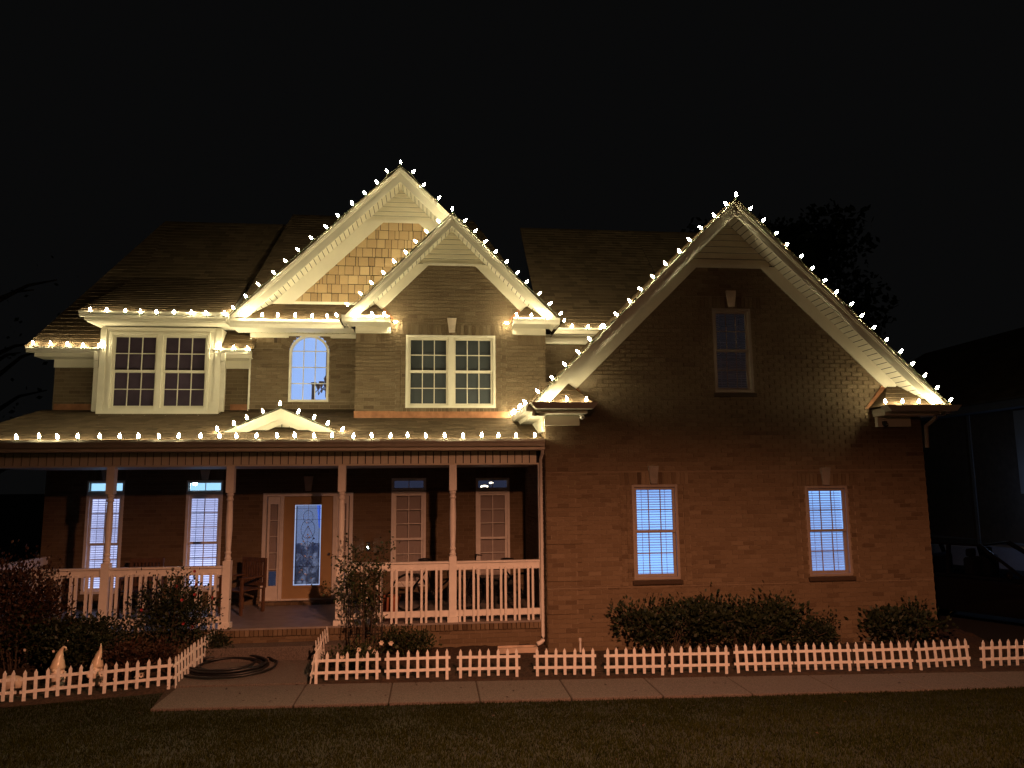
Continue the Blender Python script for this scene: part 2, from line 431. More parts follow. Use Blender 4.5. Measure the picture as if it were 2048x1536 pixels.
# siding triangle at the wing peak
def siding(xc, zb, slope, ztop, Y, pitch=.115, m='vinyl'):
    hh = (ztop-zb)/slope
    tri = MB().prism([(xc-hh, zb), (xc+hh, zb), (xc, ztop)], Y+.02, Y+.03).build('gable_siding', 'dark_room_and_joint_shade', house)  # dark sheet puts joint shade between the siding boards
    z = zb
    while z < ztop-.03:
        h0 = (ztop-z)/slope; z1 = min(z+pitch-.011, ztop-.005); h1 = (ztop-z1)/slope
        b = MB(); b.add([(xc-h0, Y-.006, z), (xc+h0, Y-.006, z), (xc+h1, Y+.006, z1), (xc-h1, Y+.006, z1), (xc-h0, Y+.019, z), (xc+h0, Y+.019, z), (xc+h1, Y+.019, z1), (xc-h1, Y+.019, z1)],
                        [(0,1,2,3), (4,5,1,0), (3,2,6,7)])
        b.build('siding_board', m, tri); z += pitch
siding(WC, 6.66, .985, 7.46, YG)
# rake trim: frieze on the wall, soffit, fascia, drip edge
def rake(xa, za, xb, zb, Yf, Yw, fas=.19, fr=.16, fr_from=0, grooves=.115, parent=house, zclip=None):
    """one sloping eave from low end a to peak b (outer roof edge line), fascia at Yf, wall at Yw"""
    a, b = Vector((xa, 0, za)), Vector((xb, 0, zb)); d = (b-a).normalized(); s = 1 if xb > xa else -1
    n = Vector((d.z*s, 0, -d.x*s)); n = n if n.z < 0 else -n      # pointing into the house (down)
    Lr = (b-a).length
    def P(t, h, y): q = a + d*t + n*h; return (q.x, y, q.z)
    g = MB()
    tip = lambda h: Lr - h*abs(d.x/d.z)*0 - h*abs(n.x/d.x)          # cut plumb at the peak
    def strip(h0, h1, y0, y1, t0=0):
        t1a, t1b = tip(h0), tip(h1)
        v = [P(t0, h0, y0), P(t1a, h0, y0), P(t1b, h1, y0), P(t0, h1, y0), P(t0, h0, y1), P(t1a, h0, y1), P(t1b, h1, y1), P(t0, h1, y1)]
        g.add(v, [(0,1,2,3), (7,6,5,4), (0,4,5,1), (1,5,6,2), (2,6,7,3), (3,7,4,0)])
    strip(.0, .055, Yf-.035, Yf+.02); strip(.055, fas, Yf, Yf+.02)
    strip(.055, .075, Yf-.018, Yf)
    g.build('rake_fascia', 'trim', parent)
    # soffit: narrow planks with grooves
    hs = fas-.03; g = MB(); t = 0
    end = tip(hs)
    while t < end-.02:
        t1 = min(t+grooves-.013, end)
        g.quad(P(t, hs, Yf+.02), P(t1, hs, Yf+.02), P(t1, hs, Yw), P(t, hs, Yw))
        t += grooves
    g.build('soffit', 'trim', parent)
    k = MB(); k.quad(P(0, hs-.03, Yf+.02), P(tip(hs-.03), hs-.03, Yf+.02), P(tip(hs-.03), hs-.03, Yw), P(0, hs-.03, Yw)); k.build('soffit_backing', 'dark_room_and_joint_shade', parent)  # dark sheet puts shade into the soffit grooves
    # frieze board on the wall
    g = MB(); h0, h1 = hs, hs+fr
    y0, y1 = Yw-.035, Yw-.002
    t0 = fr_from; ta, tb = tip(h0), tip(h1)
    if zclip: ta, tb = [(zclip-a.z-n.z*h)/d.z for h in (h0, h1)]
    v = [P(t0, h0, y0), P(ta, h0, y0), P(tb, h1, y0), P(t0, h1, y0), P(t0, h0, y1), P(ta, h0, y1), P(tb, h1, y1), P(t0, h1, y1)]
    g.add(v, [(0,1,2,3), (7,6,5,4), (0,4,5,1), (1,5,6,2), (2,6,7,3), (3,7,4,0)])
    g.build('frieze_board', 'trim', parent)
rake(1.56, 4.11, WC, 7.70, 11.88, YG, .20, .20, .75, zclip=6.63)
rake(8.86, 4.11, WC, 7.70, 11.88, YG, .20, .20, .75, zclip=6.63)
MB().box(4.45, 5.95, YG-.03, YG-.004, 6.60, 6.66).build('frieze_board', 'trim', house)
# ---- roof builder
def roof(p0, p1, p2, p3, exp=.14, tab=.2, name='roof', parent=house, lip=.009):
    """p0-p1 eave, p3-p2 top (quad); a deck with lapped shingle courses on it"""
    p0, p1, p2, p3 = map(Vector, (p0, p1, p2, p3))
    n = (p1-p0).cross(p3-p0).normalized()
    if n.z < 0: n = -n
    deck = MB().quad(p0-n*.03, p1-n*.03, p2-n*.03, p3-n*.03)
    dk = deck.build(name, 'roof_shingle', parent)
    S = MB(); ln = max((p3-p0).length, (p2-p1).length); k = max(1, round(ln/exp))
    for i in range(k):
        a0, b0 = p0.lerp(p3, i/k), p1.lerp(p2, i/k); a1, b1 = p0.lerp(p3, min(1, (i+1.15)/k)), p1.lerp(p2, min(1, (i+1.15)/k))
        wd = (b0-a0).length
        if wd < .05: continue
        m = max(1, round(wd/tab)); off = rnd()
        us = sorted({0.0, 1.0} | {min(1, max(0, (j+off+.25*(rnd()-.5))/m)) for j in range(m)})
        for u, v in zip(us[:-1], us[1:]):
            if v-u < 1e-4: continue
            l2 = lip*(.7+.6*rnd())
            A, B = a0.lerp(b0, u)+n*l2, a0.lerp(b0, v)+n*l2; C, D = a1.lerp(b1, v)+n*.001, a1.lerp(b1, u)+n*.001
            A0, B0 = A-n*l2*1.2, B-n*l2*1.2
            S.add([A, B, C, D, A0, B0], [(0,1,2,3), (4,5,1,0)], min(1, max(.03, random.gauss(.5, .10))))
    S.build('shingle_course', 'roof_shingle', dk, kind='stuff')
    return dk
roof((1.54, 11.83, 4.09), (1.54, 20, 4.09), (WC, 20, 7.73), (WC, 11.83, 7.73), name='wing_roof')
roof((8.88, 11.83, 4.09), (8.88, 20, 4.09), (WC, 20, 7.73), (WC, 11.83, 7.73), name='wing_roof')

def gutter_x(x0, x1, yb, z1, h=.11, d=.12, m='gutter', parent=house):
    """K-style gutter along X, its back at yb, top at z1, opening upward"""
    prof = [(yb, z1), (yb, z1-h), (yb-d*.6, z1-h), (yb-d*.75, z1-h*.6), (yb-d, z1-h*.3), (yb-d, z1), (yb-d+.012, z1), (yb-d+.012, z1-h*.28), (yb-d*.7, z1-h*.55), (yb-d*.55, z1-h+.012), (yb-.01, z1-h+.012), (yb-.01, z1)]
    g = MB(); n = len(prof)
    vs = [(x0, y, z) for y, z in prof] + [(x1, y, z) for y, z in prof]
    g.add(vs, [(i, (i+1) % n, (i+1) % n+n, i+n) for i in range(n)])
    g.add([(x, y, z) for x in (x0,) for y, z in prof[:6]], [tuple(range(6))]); g.add([(x1, y, z) for y, z in prof[:6]], [tuple(range(6))])
    return g.build('gutter', m, parent)
# ---- wing cornice returns
def wing_return(x0, x1, side, z1=4.13):
    # stepped cornice: gutter-like crown, shadow board, frieze block
    c = MB()
    ins = .10
    c.prism([(x0+.09 if side > 0 else x0+.09, z1-.10), (x1-.09, z1-.10), (x1, z1), (x0, z1)], 11.70, 11.90)
    c.box(x0+.10, x1-.12, 11.90, YG+.01, z1-.10, z1-.02)
    c.build('cornice', 'gutter', house)
    MB().box(x0+.11, x1-.14, 11.93, YG+.012, z1-.155, z1-.102).build('cornice_board', 'trim', house)
    f0, f1 = (WX0-.02, x1-.22) if side < 0 else (x0+.14, WX1-.25)
    MB().box(f0, f1, YG-.09, YG+.011, z1-.335, z1-.158).build('frieze_board', 'trim', house)
    # little pent roof on the return with copper flashing up the wall
    xm0, xm1 = (x0+.05, x1-.04) if side < 0 else (x0+.04, x1-.05)
    hip = .38
    if side < 0: roof((xm0, 11.84, z1-.01), (xm1, 11.84, z1-.01), (xm1-hip, YG-.012, z1+.40), (xm0+.2, YG-.012, z1+.40), name='return_roof'); xa, xb, xt = xm1, xm1-hip, xm1
    else: roof((xm0, 11.84, z1-.01), (xm1, 11.84, z1-.01), (xm1-.2, YG-.012, z1+.40), (xm0+hip, YG-.012, z1+.40), name='return_roof'); xa, xb, xt = xm0, xm0+hip, xm0
    roof((xa, 11.84, z1-.01), (xa, YG-.012, z1-.01), (xb, YG-.012, z1+.40), (xb, YG-.03, z1+.40), name='return_roof')
    sg = 1 if side < 0 else -1
    pts = [(xa+.01*sg, z1-.01), (xa+.07*sg, z1-.01), (xb+.07*sg, z1+.45), (xb-.05*sg, z1+.45), (xb, z1+.39)]
    if sg < 0: pts = pts[::-1]
    MB().prism(pts, YG-.03, YG-.014).build('flashing', 'copper', house)
wing_return(1.55, 2.66, -1); wing_return(7.61, 8.98, 1, 4.10)
# wing left eave running back above the porch roof
g = MB(); g.box(1.50, 1.60, 11.90, YS-.02, 4.0, 4.12); g.build('gutter', 'gutter', house)
MB().box(1.60, 1.64, 11.91, YS-.02, 3.93, 4.05).build('eave_fascia', 'trim', house)
MB().box(1.64, 1.83, 11.93, YS-.02, 3.93, 3.945).build('soffit', 'trim', house)
MB().box(1.825, 1.862, YG+.0, YS-.02, 3.70, 3.93).build('frieze_board', 'trim', house)
# right eave of the wing
MB().box(8.82, 8.95, 11.92, 20, 3.98, 4.08).build('gutter', 'gutter', house)
MB().box(8.62, 8.82, 11.93, 20, 3.95, 3.965).build('soffit', 'trim', house)
g = MB(); g.tube([(8.72, 12.02, 4.0), (8.72, 12.05, 3.9), (8.68, YG-.05, 3.78), (8.67, YG-.05, 3.4)], .035, 8); g.build('downspout', 'trim_dimmed', house)

# ================================================================== SMALL GABLE (window gable)
SX0, SX1, SC = -1.49, 2.19, .35
ssl = 1.02
def small_span(z):
    h = (7.86-z)/ssl
    a, b = max(SX0, SC-h), min(SX1, SC+h)
    return [(a, b)] if b > a else []
SW = (-.54, 1.205, 4.30, 5.73)
brick_wall('brick_wall', (0, YS), (1, 0), 4.05, 7.17, small_span, [(SW[0]-.2, SW[1]+.2, SW[2]-.075, SW[3]+.21)],
           soldier=[(SW[0]-.2, SW[1]+.2, SW[3], SW[3]+.21, .016), (SW[0]-.2, SW[1]+.2, SW[2]-.075, SW[2], .03), (SX0, -.95, 5.58, 5.775, .013), (1.65, SX1, 5.56, 5.755, .013)])
for p, q in ((SW[0]-.2, SW[0]), (SW[1], SW[1]+.2)):
    brick_wall('window_surround', (0, YS-.006), (1, 0), SW[2], SW[3], lambda z, p=p, q=q: [(p, p+.1), (p+.103, q)])
window(*SW, YS, 3, 2, units=2, backing='dark_room_and_joint_shade', shade='shade_grey', fm='trim')
keystone(.35, 5.78, 6.07, YS-.012)
siding(SC, 7.185, ssl, 7.85, YS, .1)
rake(-1.73, 5.93, SC, 8.05, 13.87, YS, .17, .17, .5, zclip=7.16)
rake(2.43, 5.93, SC, 8.05, 13.87, YS, .17, .17, .5, zclip=7.16)
MB().box(-.22, .95, YS-.03, YS-.004, 7.135, 7.185).build('frieze_board', 'trim', house)
brick_wall('brick_wall', (SX0, YA), (0, -1), 4.05, 5.95, lambda z: [(0, YA-YS)])
brick_wall('brick_wall', (SX1, YS), (0, 1), 4.05, 5.95, lambda z: [(0, YW-YS)])
roof((-1.76, 13.83, 5.90), (-1.76, 19, 5.90), (SC, 19, 8.08), (SC, 13.83, 8.08), name='gable_roof')
roof((2.46, 13.83, 5.90), (2.46, 19, 5.90), (SC, 19, 8.08), (SC, 13.83, 8.08), name='gable_roof')
def small_return(x0, x1, side):
    gutter_x(x0, x1, 13.90, 6.0, .12, .10, 'trim')
    g = MB(); x = x0
    while x < x1-.03:
        g.quad((x, 13.9, 5.882), (min(x+.105, x1), 13.9, 5.882), (min(x+.105, x1), YS, 5.882), (x, YS, 5.882)); x += .115
    g.build('soffit', 'trim', house)
    MB().box(x0+.02, x1-.02, 13.9, YS-.004, 5.885, 5.96).build('return_core', 'trim', house)
    a, b = (SX0-.015, x1-.0) if side < 0 else (x0+.02, SX1+.015)
    MB().box(a, b, YS-.045, YS-.004, 5.765, 5.88).build('frieze_board', 'trim', house)
    MB().box(a, b, YS-.055, YS-.005, 5.75, 5.768).build('frieze_board', 'trim', house)
    hp = .32
    xa = x1 if side < 0 else x0; sg = 1 if side < 0 else -1
    xb = xa-hp*sg; xo = (x0+.35) if side < 0 else (x1-.35)
    roof((min(xa, x0), 13.88, 5.99), (max(xa, x1), 13.88, 5.99), (max(xb, xo), YS-.012, 6.34), (min(xb, xo), YS-.012, 6.34), name='return_roof')
    roof((xa, 13.88, 5.99), (xa, YS-.012, 5.99), (xb, YS-.012, 6.34), (xb, YS-.03, 6.34), name='return_roof')
    pts = [(xa+.01*sg, 5.98), (xa+.11*sg, 5.98), (xb+.07*sg, 6.40), (xb-.05*sg, 6.40), (xb, 6.33)]
    if sg < 0: pts = pts[::-1]
    MB().prism(pts, YS-.03, YS-.014).build('flashing', 'copper', house)
small_return(-1.72, -.83, -1); small_return(1.52, 2.42, 1)
MB().box(SX0-.02, 1.5, YS-.03, YS-.003, 4.09, 4.235).build('flashing', 'copper', house)

# ================================================================== BIG GABLE (cedar shingles, arched window)
AX0, AX1 = -3.61, SX0
BC, bsl = -.69, .985
AW = (-2.86, -2.08, 4.48, 5.50)     # arched window: spring line at the last value
ARCR = 5.83                          # top of the arch
def arch_pts(x0, x1, zs, zt, n=12):
    xc, hw_, rise = (x0+x1)/2, (x1-x0)/2, zt-zs
    r = (hw_*hw_+rise*rise)/(2*rise); zc = zt-r
    a0 = math.asin(hw_/r)
    return [(xc+r*math.sin(lerp(-a0, a0, i/n)), zc+r*math.cos(lerp(-a0, a0, i/n))) for i in range(n+1)]
holes = [(AW[0], AW[1], AW[2], AW[3])]
ap = arch_pts(AW[0], AW[1], AW[3], ARCR, 12)
for i in range(6):
    za, zb = lerp(AW[3], ARCR, i/6), lerp(AW[3], ARCR, (i+1)/6)
    xs = [x for x, z in arch_pts(AW[0], AW[1], AW[3], ARCR, 60) if z >= za]
    holes.append((min(xs), max(xs), za, zb))
brick_wall('brick_wall', (0, YA), (1, 0), 4.05, 5.97, lambda z: [(AX0, AX1)], holes, soldier=[(AX0, -2.95, 5.66, 5.85, .013)])
# voussoirs over the arch
g = MB(); n_ = 15
o1 = arch_pts(AW[0]-.02, AW[1]+.02, AW[3], ARCR+.02, n_); o2 = arch_pts(AW[0]-.17, AW[1]+.17, AW[3]+.05, ARCR+.15, n_)
for i in range(n_):
    e = .08
    a, b, c, d = [(lerp(p[0], q[0], t), lerp(p[1], q[1], t)) for p, q, t in ((o1[i], o1[i+1], e), (o1[i], o1[i+1], 1-e), (o2[i], o2[i+1], 1-e), (o2[i], o2[i+1], e))]
    g.prism([a, b, c, d], YA-.022, YA+.02, random.uniform(.25, .6))
g.build('window_arch', 'brick', house)
# arched window
g = MB()
outer = [(AW[0], AW[2]), (AW[1], AW[2])] + list(reversed(ap)); fwid = .045
inner = [(AW[0]+fwid, AW[2]+fwid), (AW[1]-fwid, AW[2]+fwid)] + list(reversed(arch_pts(AW[0]+fwid, AW[1]-fwid, AW[3]-.01, ARCR-fwid, 12)))
n_ = len(outer)
for i in range(n_):
    j = (i+1) % n_
    q = [outer[i], outer[j], inner[j], inner[i]]
    g.prism(q, YA-.02, YA+.08)
aw = g.build('arched_window', 'trim', house)
for i in (1, 2):
    x = lerp(AW[0]+fwid, AW[1]-fwid, i/3); MB().box(x-.008, x+.008, YA+.03, YA+.045, AW[2]+fwid, ARCR-.06).build('muntin', 'trim', aw)
for i in (1, 2, 3):
    z = lerp(AW[2]+fwid, ARCR, i/4); MB().box(AW[0]+fwid, AW[1]-fwid, YA+.032, YA+.047, z-.008, z+.008).build('muntin', 'trim', aw)
MB().add([(x, YA+.05, z) for x, z in inner], [tuple(range(n_))]).build('pane', 'glass', aw)
room(aw, AW[0]-.6, AW[1]+.5, 4.1, 5.95, YA+.12, 1.5, emis('stair_wall', (.34, .52, .95), 1.05))
g = MB(); g.box(-2.62, -2.56, YA+1.3, YA+1.36, 4.62, 5.02); g.build('picture_frame', 'chair_wood', aw)
g = MB(); cx_, cy_ = -2.24, YA+.75                # chandelier in the stairwell
g.tube([(cx_, cy_, 5.95), (cx_, cy_, 4.66)], .012, 6)
for k in range(6):
    a = k*math.pi/3+.3; d = Vector((math.cos(a), math.sin(a), 0))
    g.tube([Vector((cx_, cy_, 4.80)), Vector((cx_, cy_, 4.86))+d*.12, Vector((cx_, cy_, 4.73))+d*.24, Vector((cx_, cy_, 4.84))+d*.25], .01, 5)
    g.lathe([(.015, 0), (.05, .08), (.06, .12)], 8, Vector((cx_, cy_, 4.84))+d*.25)
g.lathe([(.02, 0), (.05, .05), (.03, .12), (.05, .2), (.015, .26)], 8, (cx_, cy_, 4.86))
g.build('chandelier', 'chair_wood', aw)
# cedar shingles, each a piece
zz0, zz1 = 6.50, 8.24
base = MB(); base.prism([(-3.12, zz0), (.9, zz0), (.10, zz1), (-1.22, zz1)], YA+.012, YA+.02); cedar = base.build('shingle_panel', 'dark_room_and_joint_shade', house)  # dark sheet puts joint shade between the shingles
rows = 9; rh = (zz1-zz0)/rows
for r in range(rows):
    z0, z1 = zz0+r*rh, zz0+(r+1)*rh+.03
    xl, xr = -3.06+(z0-zz0)/bsl, 1.0-(z0-zz0)/bsl*.45
    x = xl-.05*rnd()
    while x < xr:
        wd = random.choice((.06, .085, .13, .17, .2)); zb = z0+.012*rnd(); zt = z0+rh-.004
        th = .014+.010*rnd(); e_ = .0045+.003*rnd()
        b = MB(); b.add([(x+e_, YA-th, zb), (x+wd-e_, YA-th, zb), (x+wd-e_, YA-.002, zt), (x+e_, YA-.002, zt), (x+e_, YA+.011, zb), (x+wd-e_, YA+.011, zb), (x+wd-e_, YA+.011, zt), (x+e_, YA+.011, zt)],
                        [(0,1,2,3), (4,5,1,0), (4,0,3,7), (1,5,6,2)])
        o = b.build('shingle', 'cedar', cedar); o['tone'] = min(.95, max(.05, random.gauss(.5, .18))); x += wd
siding(BC, 8.27, bsl, 8.94, YA, .1)
rake(-3.90, 6.05, BC, 9.2, 14.40, YA, .22, .26, .62, zclip=8.24)
rake(.55, 7.99, BC, 9.2, 14.40, YA, .22, .26, 0, zclip=8.24)
MB().box(-1.42, .06, YA-.03, YA-.004, 8.215, 8.27).build('frieze_board', 'trim', house)
roof((-3.93, 14.36, 6.03), (-3.93, 18.9, 6.03), (BC, 18.9, 9.23), (BC, 14.36, 9.23), name='gable_roof')
roof((.60, 14.36, 7.94), (.60, 18.9, 7.94), (BC, 18.9, 9.23), (BC, 14.36, 9.23), name='gable_roof')
roof((2.4, 15.0, 6.15), (2.4, 18.9, 6.15), (.60, 18.9, 7.94), (.60, 15.0, 7.94), name='gable_roof')
# pent roof, gutter, soffit, frieze below the shingles
gutter_x(-3.88, -1.74, 14.42, 6.02, .17, .11, 'trim')
roof((-3.88, 14.36, 6.02), (-1.60, 14.36, 6.02), (-1.60, YA-.02, 6.46), (-3.3, YA-.02, 6.46), name='pent_roof')
MB().box(-3.3, -1.5, YA-.04, YA-.005, 6.455, 6.51).build('frieze_board', 'trim', house)
g = MB(); x = -3.86
while x < -1.6:
    g.quad((x, 14.42, 5.86), (x+.105, 14.42, 5.86), (x+.105, YA, 5.86), (x, YA, 5.86)); x += .115
g.build('soffit', 'trim', house)
MB().box(-3.86, -1.6, 14.43, YA, 5.87, 5.98).build('eave_core', 'trim', house)
MB().box(-3.60, -1.50, YA-.03, YA-.003, 5.845, 5.858).build('frieze_board', 'trim', house)
MB().box(-3.62, -2.86, YA-.04, YA-.004, 5.855-.0, 5.86).build('frieze_board', 'trim', house)
g = MB(); g.box(-3.62, -2.88, YA-.045, YA-.005, 5.765, 5.845); g.box(-2.06, -1.50, YA-.045, YA-.005, 5.765, 5.845); g.box(-2.88, -2.06, YA-.044, YA-.005, 5.80, 5.845)
g.build('frieze_board', 'trim', house)
brick_wall('brick_wall', (AX0, YW), (0, -1), 4.2, 6.0, lambda z: [(0, YW-YA)])
MB().box(AX0-.02, AX0+.015, YA-.016, YA+.0, 4.3, 5.75).build('corner_trim', 'trim', house)
MB().box(AX0, -1.5, YA-.03, YA-.003, 4.24, 4.33).build('flashing', 'roof_shingle', house)

# ================================================================== LEFT UPPER PART: bay and low eaves
brick_wall('brick_wall', (0, YW), (1, 0), 4.28, 5.42, lambda z: [(-7.35, -6.3)])
brick_wall('brick_wall', (0, YW), (1, 0), 4.28, 5.42, lambda z: [(-4.2, AX0)])
for a, b in ((-7.33, -6.62), (-4.02, -3.70)):
    MB().box(a, b, YW-.03, YW-.002, 4.33, 4.455).build('flashing', 'copper', house)
for (x0, x1, fa, fb) in ((-7.70, -6.30, -7.37, -6.45), (-4.27, -3.56, -4.2, -3.63)):
    gutter_x(x0, x1, 14.80, 5.50, .10, .11)
    MB().box(x0+.12 if x0 < -7 else x0+.03, x1, 14.80, 14.83, 5.33, 5.45).build('eave_fascia', 'trim', house)
    MB().box(x0+.12 if x0 < -7 else x0+.03, x1, 14.83, YW, 5.33, 5.345).build('soffit', 'trim', house)
    MB().box(fa, fb, YW-.05, YW-.003, 5.17, 5.33).build('frieze_board', 'trim', house)
for xs, ys in ((-6.42, -1), (-4.08, 1)):           # downspouts from the low gutters, beside the bay
    g = MB(); g.beam((xs, 14.73, 5.42), (xs, 14.73, 5.25), .09, .07, (0, 1, 0)).beam((xs, 14.73, 5.25), (xs, 14.72+.05, 5.1), .085, .065, (0, 1, 0)).beam((xs, 14.77, 5.1), (xs, 14.77, 4.27), .09, .07, (0, 1, 0))
    g.build('downspout', 'gutter', house, bevel=.008)
# bay box
bx0, bx1 = -6.35, -4.13
bay = MB(); bay.box(bx0, bx1, YB, YB+.02, 4.1, 4.28).box(bx0, -6.19, YB, YB+.02, 4.28, 5.9).box(-4.33, bx1, YB, YB+.02, 4.28, 5.9).box(-6.19, -4.33, YB, YB+.02, 5.81, 5.9)
bay.box(bx0, bx0+.02, YB+.02, 16.0, 4.1, 5.9).box(bx1-.02, bx1, YB+.02, 16.0, 4.1, 5.9)
bayo = bay.build('bay_wall', 'trim', house)
for a, b, c, d in ((bx0-.012, bx0+.10, 4.22, 5.86), (bx1-.10, bx1+.012, 4.22, 5.86)):
    MB().box(a, b, YB-.018, YB-.001, c, d).build('corner_board', 'trim', house)
MB().box(bx0-.01, bx1+.01, YB-.03, YB-.002, 4.22, 4.285).build('sill_board', 'trim', house)
MB().box(bx0+.11, bx1-.11, YB-.017, YB-.001, 5.83, 5.9).build('frieze_board', 'trim', house)
window(-6.19, -4.33, 4.285, 5.81, YB, 3, 2, units=2, backing='dark_plum', fm='trim', gm='glass_dark', fwid=.055, depth=1.2, shade='dark_plum')  # plum shade added close to the glass to lift the black panes
gutter_x(-6.56, -3.88, 14.30, 6.10, .10, .11, 'trim')
MB().box(-6.50, -3.94, 14.30, 14.345, 5.95, 6.05).build('eave_fascia', 'trim', house)
g = MB(); x = -6.48
while x < -3.96:
    g.quad((x, 14.345, 5.93), (x+.105, 14.345, 5.93), (x+.105, YB+.3, 5.93), (x, YB+.3, 5.93)); x += .115
g.build('soffit', 'trim', house)
MB().box(-6.48, -3.96, 14.33, YB+.3, 5.94, 6.02).build('eave_core', 'trim', house)
# main roof
ms = 1.08
EZ, EY = 5.50, 14.70
RY = 18.2; RZ = EZ+(RY-EY)*ms
roof((-7.72, EY, EZ), (-6.38, EY, EZ), (-6.38, RY, RZ), (-6.55, RY, RZ), name='main_roof')
roof((-4.12, EY, EZ), (-3.5, EY, EZ), (-3.5, RY, RZ), (-4.12, RY, RZ), name='main_roof')
by = 16.4
roof((-6.6, 14.24, 6.10), (-3.86, 14.24, 6.10), (-4.05, by, EZ+(by-EY)*ms+.01), (-6.44, by, EZ+(by-EY)*ms+.01), name='bay_roof')
roof((-6.38, by-.9, EZ+(by-.9-EY)*ms), (-4.12, by-.9, EZ+(by-.9-EY)*ms), (-4.12, RY, RZ), (-6.38, RY, RZ), name='main_roof')
# bay cheeks under its shed roof, left hip end
for x in (-6.5, -3.98): MB().add([(x, 14.35, 6.0), (x, by, EZ+(by-EY)*ms-.05), (x, 15.25, 5.98)], [(0,1,2)]).build('bay_cheek', 'trim', house)
roof((-7.72, 21.7, EZ), (-7.72, EY, EZ), (-6.55, RY, RZ), (-6.55, RY+.1, RZ), name='main_roof')
# centre higher hip and right roof
q = atY(586, 429, 18.3)
roof((-3.9, 14.6, 6.1), (2.4, 14.6, 6.1), (1.0, 18.4, q.z), (q.x, 18.3, q.z), name='main_roof')
MB().add([(-3.9, 14.6, 6.1), (q.x, 18.3, q.z), (q.x, 22, q.z-1), (-3.9, 22, 6.1)], [(0,1,2,3)]).build('roof_side', 'roof_shingle', house)
q2 = atY(1200, 460, 18.3)
roof((2.2, 14.86, 6.05), (5.2, 14.86, 6.05), (5.2, 18.3, q2.z), (2.2, 18.3, q2.z), name='main_roof')
roof((5.2, 16.2, 7.4), (8.6, 16.2, 7.4), (8.6, 18.3, q2.z), (5.2, 18.3, q2.z), name='main_roof')
gutter_x(2.40, 3.75, 14.92, 6.03, .12, .10, 'trim')
brick_wall('brick_wall', (0, YW), (1, 0), 4.2, 6.0, lambda z: [(SX1, 3.7)])
MB().box(SX1, 3.6, YW-.05, YW-.003, 5.74, 5.88).build('frieze_board', 'trim', house)
MB().box(SX1, 3.6, 14.92, YW, 5.885, 5.90).build('soffit', 'trim', house)

# ================================================================== PORCH
# roof
psl = .27
pz = lambda y: 3.585+.27*(y-12.37)
roof((-7.55, 12.24, pz(12.24)), (1.865, 12.24, pz(12.24)), (1.865, YW, pz(YW)), (-7.55, YW, pz(YW)), name='porch_roof')
gutter_x(-7.6, 1.85, 12.33, 3.575, .12, .13)
MB().box(-7.5, 1.86, 12.33, 12.36, 3.40, 3.53).build('porch_fascia', 'trim', house)
MB().box(-7.5, 1.86, 12.36, YP+.1, 3.40, 3.412).build('soffit', 'trim', house)
# header beam faced with upright siding panels
beam = MB().box(-7.4, 1.86, YP+.02, YP+.12, 3.19, 3.40).build('porch_beam', 'dark_room_and_joint_shade', house)  # beam coloured dark so the panel gaps read as shade
MB().box(-7.4, 1.86, YP-.02, YP+.13, 3.165, 3.19).build('beam_trim', 'trim', house)
pm = MB().box(-.055, .055, -.014, .008, -.1, .1).mesh('siding_panel', 'trim')
x = -7.3
while x < 1.8: inst('siding_panel', pm, beam, (x, YP+.011, 3.292)); x += .127
MB().box(-7.4, 1.86, YP+.12, YW, 3.17, 3.20).build('porch_ceiling', 'porch_ceiling', house)
# pediment over the steps
PCX, PZT = -2.59, 4.14
for s in (-1, 1):
    xe = PCX+s*1.22
    rake(xe, 3.62, PCX, PZT, 12.95, 13.15, .15, .10, 0, .2)
    roof((xe+s*.04, 12.91, 3.62), (xe+s*.04, 13.0, 3.70), (PCX, 14.5, PZT+.02), (PCX, 12.91, PZT+.02), name='pediment_roof')
ped = MB().prism([(PCX-1.02, 3.60), (PCX+1.02, 3.60), (PCX, PZT-.05)], 13.375, 13.39).build('pediment_panel', 'dark_room_and_joint_shade', house)  # dark sheet puts shade into the gaps of the pediment siding
for i in range(-7, 8):
    h = (PZT-.1-abs(i*.13)*.43)-3.6
    if h > .03: MB().box(PCX+i*.13-.057, PCX+i*.13+.057, 13.355, 13.374, 3.6, 3.6+h).build('siding_panel', 'vinyl', ped)
# main wall behind the porch, with door and tall windows
DW = [(-6.62, -5.93, .84, 2.97), (-4.78, -4.09, .84, 2.96), (-.83, -.14, .84, 2.97), (.86, 1.55, .84, 2.96)]
DOOR = (-3.32, -1.58, FLOOR+.06, 2.70)
hl = [(a, b, c, d) for a, b, c, d in DW] + [DOOR]
brick_wall('brick_wall', (0, YW), (1, 0), .1, 3.19, lambda z: [(-7.38, WX0)], hl,
           soldier=[(a-.08, b+.08, d, d+.2, .014) for a, b, c, d in DW])
MB().box(-7.38, -7.36, YW+.02, 20, .05, 5.4).build('side_wall', 'mortar', house)
keystone(-2.455, 2.73, 3.02, YW-.01)
for i, (a, b, c, d) in enumerate(DW):
    lit = i < 2
    tz = d-.25
    window(a, b, tz, d, YW, 2, 1, backing='lit_transom' if lit else 'lit_dim_blue', mid=1, fwid=.035, depth=.35)
    window(a, b, c, tz-.006, YW, 2, 3, backing='lit_lavender' if lit else 'dark_room_and_joint_shade', blind='slat' if lit else None, shade=None if lit else 'shade_beige', fwid=.055, depth=.35, mid=.49, tilt=.62)
    if lit: keystone((a+b)/2, d+.01, d+.2, YW-.012)
